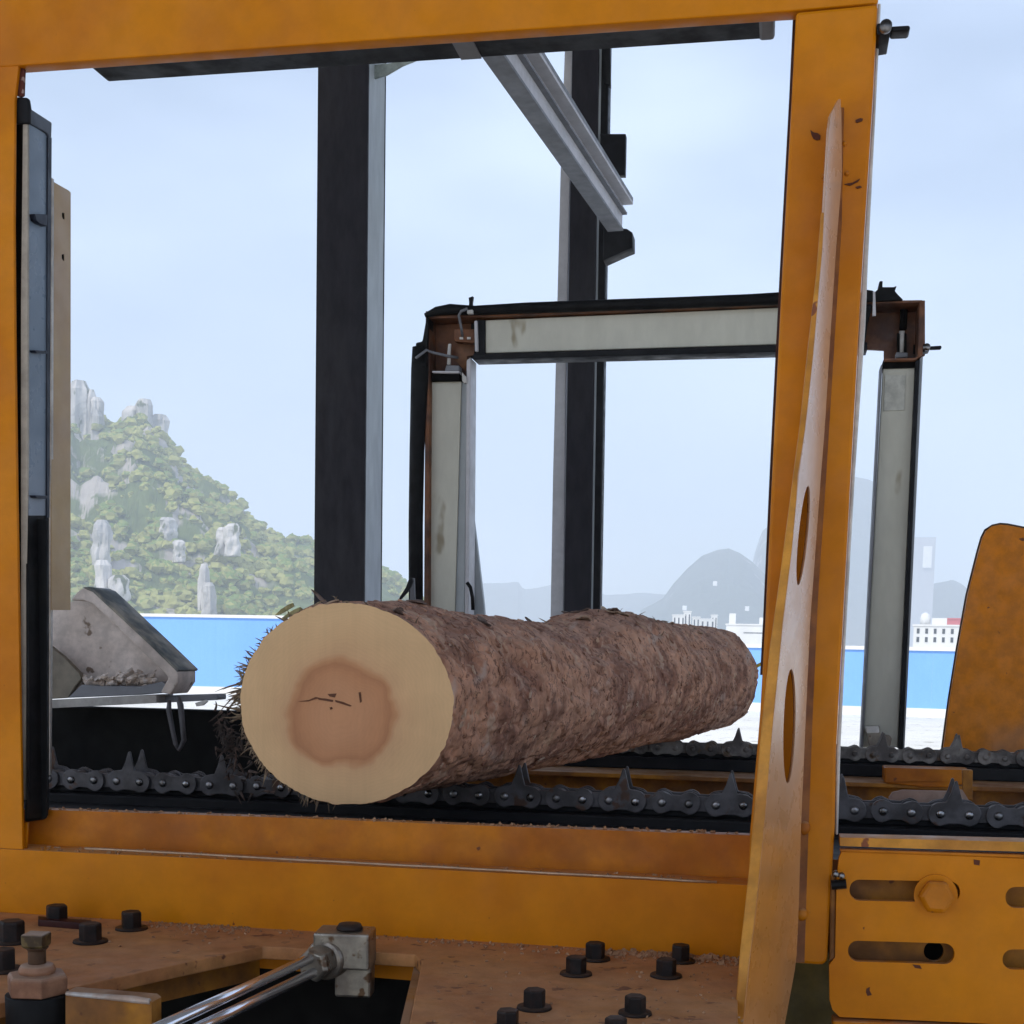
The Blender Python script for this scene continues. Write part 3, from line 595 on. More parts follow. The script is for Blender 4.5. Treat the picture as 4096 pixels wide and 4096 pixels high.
sn = N.new('ShaderNodeMath'); sn.operation = 'SINE'; L.new(wv.outputs[0], sn.inputs[0])
mrr = N.new('ShaderNodeMapRange'); mrr.inputs['From Min'].default_value = -1; mrr.inputs['To Min'].default_value = .985; mrr.inputs['To Max'].default_value = 1.015; L.new(sn.outputs[0], mrr.inputs['Value'])
n3 = N.new('ShaderNodeTexNoise'); n3.inputs['Scale'].default_value = 14; n3.inputs['Detail'].default_value = 5; L.new(tcn.outputs['Object'], n3.inputs['Vector'])
mr4 = N.new('ShaderNodeMapRange'); mr4.inputs['To Min'].default_value = .86; mr4.inputs['To Max'].default_value = 1.12; L.new(n3.outputs['Fac'], mr4.inputs['Value'])
mps = N.new('ShaderNodeMapping'); mps.inputs['Rotation'].default_value = (0, .5, 0); mps.inputs['Scale'].default_value = (90, 1, 3); L.new(tcn.outputs['Object'], mps.inputs['Vector'])
nsw = N.new('ShaderNodeTexNoise'); nsw.inputs['Scale'].default_value = 1.5; nsw.inputs['Detail'].default_value = 3; L.new(mps.outputs[0], nsw.inputs['Vector'])
msw = N.new('ShaderNodeMapRange'); msw.inputs['From Min'].default_value = .3; msw.inputs['From Max'].default_value = .7; msw.inputs['To Min'].default_value = .975; msw.inputs['To Max'].default_value = 1.02; L.new(nsw.outputs['Fac'], msw.inputs['Value'])
mq = N.new('ShaderNodeMath'); mq.operation = 'MULTIPLY'; L.new(mr4.outputs[0], mq.inputs[0]); L.new(msw.outputs[0], mq.inputs[1]); mr4 = mq
mu = N.new('ShaderNodeMath'); mu.operation = 'MULTIPLY'; L.new(mrr.outputs[0], mu.inputs[0]); L.new(mr4.outputs[0], mu.inputs[1])
vs_ = N.new('ShaderNodeVectorMath'); vs_.operation = 'SCALE'; L.new(rp.outputs[0], vs_.inputs[0]); L.new(mu.outputs[0], vs_.inputs['Scale']); L.new(vs_.outputs[0], pb.inputs['Base Color'])
bpn = N.new('ShaderNodeBump'); bpn.inputs['Strength'].default_value = .25; bpn.inputs['Distance'].default_value = .002; L.new(n3.outputs['Fac'], bpn.inputs['Height']); L.new(bpn.outputs[0], pb.inputs['Normal'])
def face_disc(rimpts, name, yoff):
    bm = B(); c = sum(rimpts, Vector())/len(rimpts); prev = None; K = 8
    rows = [[bm.verts.new(c + (p-c)*(k/K) + Vector((0, yoff*(1-(k/K)**4), 0))) for p in rimpts] for k in range(1, K+1)]
    cv = bm.verts.new(c + Vector((0, yoff, 0))); n_ = len(rimpts)
    for i in range(n_):
        bm.faces.new((cv, rows[0][i], rows[0][(i+1)%n_]))
        for k in range(K-1): bm.faces.new((rows[k][i], rows[k][(i+1)%n_], rows[k+1][(i+1)%n_], rows[k+1][i]))
    return obj(name, bm, WOOD, log, True)
face_disc(rim, 'cut_face', -.003)
face_disc(frim, 'cut_face', .02)
CRK = mat('dark_wood_crack', (.13, .055, .03), .9, 0, bump=0)
for pl in ([(1190, 2806), (1235, 2800), (1262, 2788), (1285, 2793), (1260, 2797), (1232, 2806)], [(1268, 2792), (1300, 2794), (1332, 2800), (1330, 2808), (1300, 2803), (1275, 2799)], [(1340, 2800), (1372, 2808), (1405, 2822), (1400, 2826), (1368, 2816), (1342, 2808)],
           [(1318, 2830), (1326, 2828), (1330, 2835), (1322, 2839)], [(1434, 2770), (1442, 2768), (1446, 2806), (1440, 2812)], [(1310, 2776), (1345, 2774), (1338, 2790), (1318, 2786)]):
    obj('crack', prism(pl, YL0-.0046, .003), CRK, log)
# shredded bark hanging round the left rim
SHRED = mat('shredded_bark', (.15, .10, .065), .9, 0, (.26, .19, .12), 60, (.45, .6), bump=.3, bs=200)
bm = B()
def shred(bm, p, dirv, ln_, w_, curl):
    p = Vector(p); dirv = dirv.normalized(); sd_ = dirv.cross(Vector((random.uniform(-.5, .5), 1, random.uniform(-.5, .5)))).normalized(); pr = None
    for k in range(6):
        u = k/5; q = p + dirv*ln_*u + curl*(u*u)*ln_
        ww = w_*(1-u)**.6*.5+.0003
        r_ = [bm.verts.new(q + sd_*ww), bm.verts.new(q - sd_*ww), bm.verts.new(q + dirv.cross(sd_)*ww*.6)]
        if pr:
            for i in range(3): bm.faces.new((pr[i], pr[(i+1)%3], r_[(i+1)%3], r_[i]))
        pr = r_
for k in range(330):
    a = R(random.choice((random.gauss(168, 12), random.uniform(118, 262), random.gauss(205, 22), random.gauss(215, 18)))); 
    yy = YL0 + abs(random.gauss(0, .05)) + .002
    rad = Vector((math.cos(a), 0, math.sin(a)))
    p = Vector((c0.x + math.cos(a)*rx0*.995, yy, c0.z + math.sin(a)*rz0*.995))
    fl = 1.5 if 150 < math.degrees(a) < 190 else .8
    dv = rad*random.uniform(.4, 1.2) + Vector((random.uniform(-.5, .5), random.uniform(-.3, .3), random.uniform(-.7, .6)))
    shred(bm, p, dv, random.uniform(.008, .030)*fl, random.uniform(.002, .006), Vector((random.uniform(-.4, .4), 0, random.uniform(-.9, .5))))
for k in range(46):
    a = R(random.gauss(90, 24)); tt_ = random.choice((random.uniform(0, .02), random.gauss(.6, .05), random.gauss(.45, .06)))
    if tt_ < 0: tt_ = .01
    c = c0.lerp(c1, tt_); rx = rx0+(rx1-rx0)*tt_; rz = rz0+(rz1-rz0)*tt_; q = lr(tt_, a)
    p = Vector((c.x+math.cos(a)*(rx+q), c.y, c.z+math.sin(a)*(rz+q)))
    shred(bm, p, Vector((random.uniform(-1, 1), random.uniform(-1, 1), random.uniform(.1, 1.0))), random.uniform(.01, .03), random.uniform(.002, .006), Vector((random.uniform(-.6, .6), 0, random.uniform(-.6, .2))))
o = obj('bark_shreds', bm, SHRED, log, kind='stuff')
# loose flakes on top
FLK = mat('pale_bark_flake', (.42, .31, .22), .8, 0, (.28, .19, .13), 40, (.4, .6), bump=.3)
FLD = mat('grey_bark_flake', (.17, .12, .10), .85, 0, (.10, .065, .05), 40, (.4, .6), bump=.3)
def flake(tt_, adeg, L_, W_, mt, rot):
    a = R(adeg); c = c0.lerp(c1, tt_); rx = rx0+(rx1-rx0)*tt_; rz = rz0+(rz1-rz0)*tt_; q = lr(tt_, a)
    n_ = Vector((math.cos(a), 0, math.sin(a))); p = Vector((c.x+math.cos(a)*(rx+q), c.y, c.z+math.sin(a)*(rz+q))) + n_*.003
    tx = Vector((0, 1, 0)); ty = n_.cross(tx); u = tx*math.cos(rot)+ty*math.sin(rot); v = n_.cross(u)
    bm = B(); ks = 7; top, bot = [], []
    for i in range(ks):
        f_ = i/(ks-1); hw = W_*math.sin(math.pi*(.12+.76*f_))*random.uniform(.7, 1.2); lift = n_*(.010*(f_-.5)**2*4*random.uniform(.3, 1))
        for s_ in (-1, 1):
            pt = p - n_*.0012 + u*L_*(f_-.5) + v*hw*s_ + lift; top.append(bm.verts.new(pt)); bot.append(bm.verts.new(pt - n_*.003))
    for i in range(ks-1):
        A_, B_, C_, D_ = 2*i, 2*i+1, 2*i+3, 2*i+2
        bm.faces.new((top[A_], top[B_], top[C_], top[D_])); bm.faces.new((bot[A_], bot[D_], bot[C_], bot[B_]))
        bm.faces.new((top[A_], top[D_], bot[D_], bot[A_])); bm.faces.new((top[B_], bot[B_], bot[C_], top[C_]))
    bm.faces.new((top[0], bot[0], bot[1], top[1])); bm.faces.new((top[-1], bot[-1], bot[-2], top[-2]))
    obj('bark_flake', bm, mt, log)
for a in ((.47, 82, .10, .022, FLK, .2), (.52, 76, .07, .018, FLK, .9), (.55, 72, .05, .014, FLK, .4), (.50, 96, .08, .02, FLD, 1.2), (.60, 92, .08, .02, FLD, .3), (.33, 80, .05, .012, FLD, 1.3), (.02, 68, .05, .012, FLD, .2),
          (.01, 103, .05, .015, FLK, 1.1), (.03, 80, .07, .018, FLK, 1.4), (.75, 78, .05, .012, FLK, .6), (.8, 60, .04, .012, FLK, .9), (.10, 86, .09, .02, FLD, .1), (.20, 92, .08, .016, FLK, .3), (.15, 60, .05, .014, FLD, .7)):
    flake(*a)
# small bark scales standing proud all over the visible side
bm = B()
for k in range(420):
    tt_ = random.random()**1.25*.97+.012; a = R(random.uniform(-60, 112)); c = c0.lerp(c1, tt_); rx = rx0+(rx1-rx0)*tt_; rz = rz0+(rz1-rz0)*tt_; q = lr(tt_, a)
    n_ = Vector((math.cos(a), 0, math.sin(a))); p = Vector((c.x+math.cos(a)*(rx+q), c.y, c.z+math.sin(a)*(rz+q))) + n_*.0012
    ro = random.gauss(1.35, .45); tx = Vector((0, 1, 0)); ty = n_.cross(tx); u = tx*math.cos(ro)+ty*math.sin(ro); v = n_.cross(u)
    L_ = random.uniform(.008, .030); W_ = random.uniform(.003, .009); lf = random.uniform(.0, .003); up_, dn_ = [], []
    for i in range(5):
        f_ = i/4; hw = W_*math.sin(math.pi*(.1+.8*f_))*random.uniform(.6, 1.3)
        for s_ in (-1, 1):
            pt = p + u*L_*(f_-.5) + v*(hw*s_ + random.uniform(-.001, .001)) + n_*(lf*f_*f_ - L_*L_*(f_-.5)**2*2.2); up_.append(bm.verts.new(pt)); dn_.append(bm.verts.new(pt - n_*.0035))
    for i in range(4):
        A_, B_, C_, D_ = 2*i, 2*i+1, 2*i+3, 2*i+2
        bm.faces.new((up_[A_], up_[B_], up_[C_], up_[D_])); bm.faces.new((up_[A_], up_[D_], dn_[D_], dn_[A_])); bm.faces.new((up_[B_], dn_[B_], dn_[C_], up_[C_]))
    bm.faces.new((up_[0], dn_[0], dn_[1], up_[1])); bm.faces.new((up_[-1], dn_[-1], dn_[-2], up_[-2]))
SCL = mat('bark_scale', (.50, .27, .175), .85, 0, (.27, .135, .09), 30, (.42, .58), (.52, .37, .27), 24, (.54, .62), .5, 90, (.50, .34, .26), .6, grain=.1)
obj('bark_scales', bm, SCL, log, kind='stuff')
# leafy strips at the upper left rim
bm = B()
for pl in ([(1098, 2462), (1122, 2438), (1150, 2420), (1170, 2412), (1176, 2424), (1150, 2440), (1120, 2458)], [(1172, 2440), (1200, 2428), (1210, 2436), (1180, 2458), (1130, 2480), (1128, 2470)]):
    b2 = prism(pl, YL0+.01, .004); me_ = bpy.data.meshes.new('tmp'); b2.to_mesh(me_); b2.free(); bm.from_mesh(me_); bpy.data.meshes.remove(me_)
obj('loose_bark_strip', bm, mat('mossy_bark', (.22, .19, .09), .9, 0, (.34, .29, .14), 60, (.45, .6)), log)
bm = B(); 
add_tube(bm, [pY(1246, 2358, YL0+.05), pY(1262, 2372, YL0+.05), pY(1285, 2396, YL0+.04), pY(1308, 2416, YL0+.03)], [.001, .003, .004, .004], 6); obj('twig', bm, FLD, log)
# thin yellow strap beyond the log end
bm = B(); add_tube(bm, [pY(3020, 2668, 4.9), pY(3060, 2648, 4.9), pY(3130, 2610, 4.9)], .006, 8); tag(obj('yellow_strap', bm, mat('yellow_cord', (.6, .5, .12), .6)), 'short yellow cord reaching from the log end behind the post', 'cord')

# ============================================================ CHAINS
def fig8(p, r, waist, n=10):
    pts = []
    for k in range(n+1):
        a = R(90 + 180*k/n); pts.append((-p/2 + r*math.cos(a), r*math.sin(a)))
    pts += [(-p*.18, -waist), (p*.18, -waist)]
    for k in range(n+1):
        a = R(-90 + 180*k/n); pts.append((p/2 + r*math.cos(a), r*math.sin(a)))
    pts += [(p*.18, waist), (-p*.18, waist)]
    return pts
def plate_mesh(name, outline, th, mt, holes=()):
    bm = shape2d([(x*10000, y*10000) for x, y in outline], holes)
    for v in bm.verts: v.co = Vector((v.co.x/10000, th*(.5 if v.co.z < .5 else -.5), v.co.y/10000))
    bmesh.ops.recalc_face_normals(bm, faces=bm.faces)
    me = bpy.data.meshes.new(name); bm.to_mesh(me); bm.free(); me.materials.append(mt); return me
def lathe_mesh(name, prof, mt, n=16):
    bm = B(); add_lathe(bm, (0, 0, 0), prof, n, (0, -1, 0)); bmesh.ops.recalc_face_normals(bm, faces=bm.faces)
    me = bpy.data.meshes.new(name); bm.to_mesh(me); bm.free(); me.materials.append(mt)
    for p in me.polygons: p.use_smooth = True
    return me
PIT = .0576; RL = .0245
def make_chain(Y, zc, xstart, npins, lugphase, mt, label, slope=0.):
    wdt = .064
    t = thing('conveyor_chain', label, 'chain', (xstart, Y, zc))
    lug = [(-PIT/2+RL*math.cos(R(90+180*k/8)), RL*math.sin(R(90+180*k/8))) for k in range(9)] + [(-PIT*.2, -.020), (PIT*.2, -.020)] + \
          [(PIT/2+RL*math.cos(R(-90+180*k/8)), RL*math.sin(R(-90+180*k/8))) for k in range(9)] + [(.0155, .026), (.0105, .043), (.0042, .068), (.0015, .071), (-.0015, .068), (-.0085, .044), (-.017, .026)]
    mo = plate_mesh('link_plate', fig8(PIT, RL, .017), .006, mt); ml = plate_mesh('lug_plate', lug, .007, mt)
    mi = plate_mesh('inner_plate', fig8(PIT, RL*.93, .016), .006, mt)
    mp_ = lathe_mesh('pin', [(.008, -wdt-.008), (.008, -wdt-.003), (.0085, .002), (.009, .0055), (.006, .0075), (.002, .008)], SHINY if mt is STEEL else mt)
    mr_ = lathe_mesh('roller', [(.019, -wdt+.014), (.019, -.014)], mt)
    def put(nm, me, x, y, z=0., rz=0., bev=.0018):
        o = link(nm, me, t); o.location = (x, y, z); o.rotation_euler = (0, rz, 0)
        if bev:
            md = o.modifiers.new('bevel', 'BEVEL'); md.width = bev; md.segments = 2; md.limit_method = 'ANGLE'; md.angle_limit = R(40)
        return o
    for i in range(npins):
        x = i*PIT; jz = random.uniform(-.0012, .0012); jr = random.uniform(-.03, .03)
        put('pin', mp_, x, 0, jz, 0, 0); put('roller', mr_, x, 0, jz, 0, 0)
        if i % 2 == 0:
            isl = ((i//2 + lugphase) % 2 == 0); me_ = ml if isl else mo; nm = 'lug_plate' if isl else 'link_plate'
            put(nm, me_, x+PIT/2, 0, jz, jr); put(nm, me_, x+PIT/2, wdt, jz, jr)
        else:
            put('inner_plate', mi, x+PIT/2, .008, jz, -jr); put('inner_plate', mi, x+PIT/2, wdt-.008, jz, -jr)
    return t
YN = 2.95
zn = 1.466; xl = .3565
k = 19; xs = xl - PIT/2 - PIT*2*k
make_chain(YN, zn, xs, 46, 1 if k % 2 else 0, STEEL, 'near conveyor chain with upright spiked lugs just behind the yellow beam')
YFc = 4.55
zf = pY(3600, 3020, YFc).z; xl2 = pY(3830, 3000, YFc).x; k2 = 12; xs2 = xl2 - PIT/2 - PIT*2*k2
make_chain(YFc, zf, xs2, 30, 0 if k2 % 2 == 0 else 1, DSTEEL, 'far dusty conveyor chain with spikes, behind the log and the posts')
# rails
XA, XB = -3.2, 1.6
bm = B(); add_box(bm, XA, XB, YN-.03, YN+.11, zn-.11, zn-.031); add_box(bm, XA, XB, YF+.103, YN-.032, zn-.19, zn-.05); add_box(bm, XA, XB, YN+.016, YN+.048, zn-.031, zn-.014); o = obj('chain_rail', bm, DARK, bevel=.003); tag(o, 'black steel rail carrying the near chain', 'rail')
bm = B(); add_box(bm, XA, 2.2, YFc-.03, YFc+.11, zf-.07, zf-.031); add_box(bm, XA, 2.2, YFc+.016, YFc+.048, zf-.031, zf-.012); o = obj('chain_rail', bm, DARK, bevel=.003); tag(o, 'black steel rail under the far dusty chain', 'rail')

# ============================================================ CONVEYOR BED between the chains
bed = thing('conveyor_bed', 'yellow welded bed between the two conveyor chains', 'conveyor', (-.2, 3.8, 1.0))
zfl = zf - .072
bm = B(); add_box(bm, XA, 2.2, YFc-.22, YFc+.14, zfl-.014, zfl); obj('top_flange', bm, YEL3, bed, bevel=.003)
bm = B(); add_box(bm, XA, 2.2, YFc-.10, YFc-.088, zfl-.24, zfl-.014); obj('web', bm, YEL3, bed)
bm = B(); add_box(bm, XA, 2.2, YFc-.24, YFc+.1, zfl-.255, zfl-.24); obj('bottom_flange', bm, YEL3, bed, bevel=.003)
bm = B(); add_box(bm, XA, XB+.6, YN+.16, YFc-.26, zfl-.30, zfl-.285); obj('floor_plate', bm, YEL3, bed)
obj('stiffener', prism([(3538, 3070), (3880, 3080), (3880, 3130), (3800, 3150), (3700, 3150), (3560, 3135), (3538, 3130)], YFc-.23, .10), YEL2, bed, bevel=.004)
obj('stiffener', prism([(3850, 3078), (3892, 3080), (3890, 3205), (3852, 3190)], YFc-.8, .02), YEL3, bed, bevel=.003)
obj('guard_sheet', prism([(3555, 3190), (3570, 3170), (3610, 3160), (3790, 3165), (3850, 3160), (3900, 3240), (3560, 3215)], YN+.13, .01), mat('dusty_pink_sheet', (.32, .20, .15), .6, 0, (.4, .28, .22), 8), bed)
bm = B(); add_box(bm, XA, XB, YN+.115, YN+.135, zn-.20, zn-.02); obj('inner_cheek', bm, YEL3, bed, bevel=.003)
SH2 = DARK
bm = B(); add_box(bm, XA, pY(1750, 3000, 3.45).x, 3.45, 3.50, .2, pY(500, 2832, 3.45).z); o = obj('shaded_panel', bm, mat('panel_shade_black', (.006, .006, .006), .7, 0, (.009, .009, .008), 3, spec=.1), None, bevel=.004); tag(o, 'side panel, shade in its black colour, under the pale rail left of the log', 'panel')  # near-black colour stands in for the shade on this panel
bm = B()
for k in range(150):
    px = random.gauss(915, 32) if k % 3 else random.gauss(1010, 50); py = random.gauss(2960, 60) + (px-900)*1.1
    if py > 3190 or py < 2820: continue
    p = pY(px, py, 2.62 + random.random()*.5)
    shred(bm, p, Vector((random.gauss(0, 1), random.gauss(0, .6), random.gauss(0, 1))), random.uniform(.012, .035), random.uniform(.003, .008), Vector((random.uniform(-.6, .6), 0, random.uniform(-.9, .3))))
o = obj('bark_debris', bm, mat('dark_bark_debris', (.04, .03, .025), .9, 0, (.11, .07, .055), 40, (.5, .62), bump=.3), kind='stuff'); tag(o, 'tangle of dark bark strips caught on the chain left of the log', 'bark debris')
o = obj('plate_rim', prism([(3764, 3010), (3792, 2800), (3824, 2600), (3864, 2378), (3907, 2208), (3924, 2148), (3940, 2116), (3968, 2098), (4000, 2091), (4030, 2093), (4100, 2107), (4220, 2133), (4300, 2173), (4340, 3010)], YFc+.255, .02), mat('grimy_rim', (.05, .035, .025), .7, 0, (.12, .07, .04), 20)); o.name = 'guard_backing'; tag(o, 'thin dark backing edge seen around the rounded yellow guard plate', 'backing plate')
# far guard plate on the right
o = obj('end_guard_plate', prism([(3772, 3010), (3800, 2800), (3832, 2600), (3872, 2380), (3915, 2210), (3932, 2150), (3946, 2122), (3970, 2104), (4000, 2098), (4030, 2100), (4100, 2114), (4220, 2140), (4300, 2180), (4340, 3010)], YFc+.22, .03), mat('guard_plate_paint', (.62, .19, .001), .5, 0, (.42, .19, .08), 2.2, (.46, .64), (.14, .045, .012), 26, (.68, .73), .25, 40, grain=.1), None, bevel=.006)
tag(o, 'big dusty yellow rounded plate at the right edge beyond the far chain', 'guard plate')

# ============================================================ LEFT: chute, pale rail, hangers
YH = 3.3
ch = thing('chute', 'dusty grey sheet metal chute with a slanting rim at the left', 'chute', pY(450, 2790, YH))
obj('back_sheet', prism([(150, 2422), (285, 2408), (330, 2385), (365, 2385), (690, 2690), (660, 2765), (270, 2792), (150, 2800)], YH+.10, .01), CHUTE, ch, bevel=.002)
obj('slanted_rim', prism([(280, 2402), (305, 2370), (325, 2354), (345, 2350), (372, 2362), (450, 2434), (600, 2574), (712, 2684), (712, 2730), (680, 2778), (640, 2770), (672, 2712), (655, 2690), (560, 2600), (440, 2480), (370, 2415), (330, 2400)], YH, .11), CHUTE, ch, bevel=.006)
obj('rim_edge', prism([(330, 2350), (350, 2347), (376, 2358), (600, 2568), (716, 2680), (708, 2688), (596, 2578), (370, 2368), (345, 2358)], YH-.004, .12), mat('dark_grimy_edge', (.10, .11, .11), .6, 0, (.30, .27, .22), 14), ch, bevel=.002)
obj('left_sheet', prism([(150, 2560), (200, 2585), (250, 2625), (318, 2695), (325, 2715), (300, 2745), (272, 2790), (150, 2800)], YH+.03, .02), mat('olive_grey_sheet', (.24, .21, .16), .6, 0, (.2, .17, .13), 8), ch, bevel=.002)
obj('bottom_sheet', prism([(270, 2792), (325, 2738), (400, 2742), (560, 2745), (650, 2725), (668, 2745), (650, 2772), (560, 2780)], YH+.02, .04), GREYD, ch, bevel=.003)
bm = B()
for k in range(140):
    px = random.gauss(500, 85); py = 2712 + random.gauss(0, 12) + abs(px-500)*.07
    if px < 330 or px > 640: continue
    c = pY(px, py, YH+.01+random.random()*.06); s_ = random.uniform(.004, .012)
    ax = Vector((random.gauss(0, 1), random.gauss(0, 1), random.gauss(0, .5))).normalized(); ay = ax.orthogonal().normalized(); az = ax.cross(ay)
    add_obox(bm, c, ax*s_, ay*s_*.55, az*s_*.25)
o = obj('wood_chips', bm, CHIP, kind='stuff'); tag(o, 'pale wood chips heaped in the bottom of the chute', 'wood chips')
o = obj('pale_rail', prism([(100, 2806), (560, 2782), (626, 2780), (626, 2812), (100, 2838)], YH, .10), mat('off_white_rail', (.40, .38, .35), .5, 0, (.34, .31, .28), 6), None, bevel=.004); tag(o, 'off white steel rail below the chute at the left', 'rail')
o = obj('rail_end', prism([(628, 2784), (870, 2776), (870, 2800), (760, 2806), (628, 2812)], YH+.05, .06), GREYD, None, bevel=.004); tag(o, 'short grey rail joining the pale rail to the log', 'rail')
hg = thing('hanging_hooks', 'pair of dark hooks hanging below the rail beside the log', 'hook', pY(710, 3010, YH-.02))
for pts, r_ in (([(678, 2800), (675, 2840), (690, 2920), (702, 2975), (712, 2995)], .006), ([(712, 2785), (722, 2820), (730, 2900), (736, 2960), (722, 2990), (714, 3002)], .007)):
    bm = B(); add_tube(bm, [pY(x, y, YH-.04) for x, y in pts], [r_*.8, r_*1.2, r_, r_, r_*.7], 10); obj('hook', bm, STEEL, hg, True)
obj('bright_patch', prism([(780, 2812), (820, 2800), (828, 2806), (810, 2822), (786, 2826)], YH-.02, .01), WHITE, hg)

# ============================================================ LEFT: light curtain post with tan plate
YF = 2.3
lc = thing('light_curtain', 'tall glass fronted light curtain housing inside the left frame post', 'light curtain', pY(150, 3270, YF+.03))
Xl = pY(112, 2000, YF+.02).x
def yzp(pts, X, tx, name, mt, par, bevel=.0):   # outline on a plane x=X, thickness to the left
    bm = shape2d(pts)
    for v in bm.verts:
        p = pX(v.co.x, v.co.y, X)
        if v.co.z < .5: p = p - Vector((tx, 0, 0))
        v.co = p
    return obj(name, bm, mt, par, bevel=bevel)
GLASSG = mat('grey_blue_curtain_window', (.30, .32, .36), .35, 0, (.17, .22, .28), .9, (.35, .6), bump=.02, grain=.02)
yzp([(116, 440), (200, 500), (197, 2062), (116, 2062)], Xl, .006, 'window', GLASSG, lc)
yzp([(116, 2062), (196, 2062), (196, 3265), (118, 3275)], Xl, .006, 'lower_cover', RUBBER, lc)
yzp([(110, 425), (210, 490), (208, 550), (196, 552), (190, 535), (150, 510), (112, 490)], Xl+.004, .034, 'cap', mat('blue_grey_cap', (.05, .058, .075), .45, 0, bump=.1), lc, .003)
obj('cap_block', prism([(62, 385), (110, 388), (116, 430), (114, 492), (52, 492), (56, 430)], YF+.014, .012), DARK, lc, bevel=.004)
yzp([(192, 548), (207, 550), (198, 2070), (188, 2070)], Xl+.003, .01, 'edge_trim', mat('dark_navy_trim', (.02, .026, .04), .45, 0, bump=.05), lc)
obj('front_trim', prism([(92, 492), (110, 492), (110, 2000), (100, 3200), (84, 3200), (84, 1200)], YF+.02, .006), mat('cream_trim', (.42, .37, .30), .5, 0, bump=.05), lc)
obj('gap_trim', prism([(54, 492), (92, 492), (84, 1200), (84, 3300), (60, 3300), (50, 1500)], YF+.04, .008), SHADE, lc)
obj('lower_housing', prism([(108, 2075), (186, 2075), (186, 3262), (178, 3278), (96, 3290), (98, 3000)], YF+.05, .008), RUBBER, lc, bevel=.006)
for y0 in (860, 1405, 1985):
    yzp([(140, y0-4), (190, y0-2), (190, y0+(46 if y0 == 860 else 10)), (160, y0+(34 if y0 == 860 else 8)), (146, y0+(22 if y0 == 860 else 6))], Xl+.012, .012, 'latch', mat('navy_latch', (.012, .016, .03), .4, 0, bump=0), lc, .001)
tp = thing('side_plate', 'tall tan slotted plate beside the light curtain at the left', 'plate', pY(245, 2420, YF+.25))
Xt = pY(210, 1500, YF+.2).x
slots = [[(248, 850), (258, 852), (259, 878), (252, 876), (248, 866)], [(247, 1018), (257, 1016), (258, 1044), (252, 1042), (247, 1034)]]
bm = shape2d([(208, 724), (275, 762), (283, 770), (282, 2440), (205, 2440)], slots)
for v in bm.verts:
    p = pX(v.co.x, v.co.y, Xt); v.co = p - Vector((.0015, 0, 0)) if v.co.z < .5 else p
obj('tan_plate', bm, TAN, tp)
obj('white_edge', prism([(197, 705), (207, 712), (203, 2440), (198, 3100), (190, 3100), (192, 2440)], YF+.19, .008), WHITE, tp)
bm = shape2d([(240, 840), (265, 845), (265, 1055), (240, 1050)])
for v in bm.verts:
    p = pX(v.co.x, v.co.y, Xt-.003); v.co = p - Vector((.004, 0, 0)) if v.co.z < .5 else p
obj('backing', bm, SHADE, tp)

# ============================================================ MAIN YELLOW FRAME
fr = thing('machine_frame', 'large yellow welded steel frame in the foreground framing the log', 'machine frame', pY(1500, 3640, YF))
obj('top_beam', prism([(-300, -400), (3530, -600), (3513, 12), (3180, 42), (3150, 44), (1365, 168), (60, 262), (-300, 288)], YF, .035), YEL, fr, bevel=.004)
obj('left_post', prism([(-300, 290), (44, 262), (74, 262), (58, 400), (54, 900), (58, 1400), (66, 2000), (76, 2600), (90, 3398), (-300, 3378)], YF+.003, .008), YEL, fr, bevel=.004)
obj('corner_rust', prism([(42, 268), (80, 262), (96, 275), (92, 380), (80, 385), (60, 380), (52, 300)], YF+.012, .008), mat('rusty_corner_weld', (.09, .022, .014), .8, 0, (.3, .2, .17), 60, (.55, .6), bump=.6, bs=200), fr, bevel=.004)
obj('right_post', prism([(3184, 46), (3512, 14), (3492, 400), (3448, 1100), (3404, 1900), (3372, 2500), (3345, 3000), (3340, 3300), (3310, 3845), (3290, 3862), (3160, 3852), (2985, 3860), (3000, 3330), (3040, 2860), (3060, 2500), (3088, 1900), (3128, 1100), (3166, 400)], YF-.01, .16), YEL, fr, bevel=.006)
obj('post_edge_strip', prism([(3172, 60), (3183, 60), (3166, 400), (3128, 1100), (3086, 1900), (3060, 2500), (3050, 2700), (3040, 2700), (3052, 2480), (3078, 1900), (3118, 1100), (3156, 400)], YF+.05, .06), mat('dark_red_edge', (.05, .014, .008), .6, 0, bump=.1), fr)
obj('side_trim', prism([(3512, 12), (3524, 12), (3505, 400), (3472, 1050), (3462, 1300), (3420, 1900), (3386, 2500), (3362, 3000), (3352, 3340), (3342, 3340), (3346, 3000), (3373, 2500), (3405, 1900), (3449, 1100), (3493, 400)], YF+.04, .01), WHITE, fr, bevel=.002)
obj('lower_beam', prism([(-300, 3380), (90, 3400), (1200, 3452), (3060, 3544), (3050, 3700), (3040, 3843), (1200, 3726), (-300, 3630)], YF, .12), YEL, fr, bevel=.005)
obj('upper_beam', prism([(92, 3236), (1000, 3266), (2000, 3305), (3060, 3344), (3060, 3564), (92, 3420)], YF+.07, .03), YEL2, fr, bevel=.005)
bm = B(); add_tube(bm, [pY(340, 3394, YF-.002)] + [pY(x, 3394+(x-340)*.0531+random.uniform(-1.5, 1.5), YF-.002) for x in range(500, 2860, 140)] + [pY(2868, 3528, YF-.002)], .0022, 8); obj('trim_bead', bm, mat('bare_bright_bead', (.50, .34, .22), .35, .4), fr, True)
obj('inner_corner', prism([(84, 3296), (110, 3290), (105, 3400), (84, 3398)], YF+.02, .006), YEL, fr)
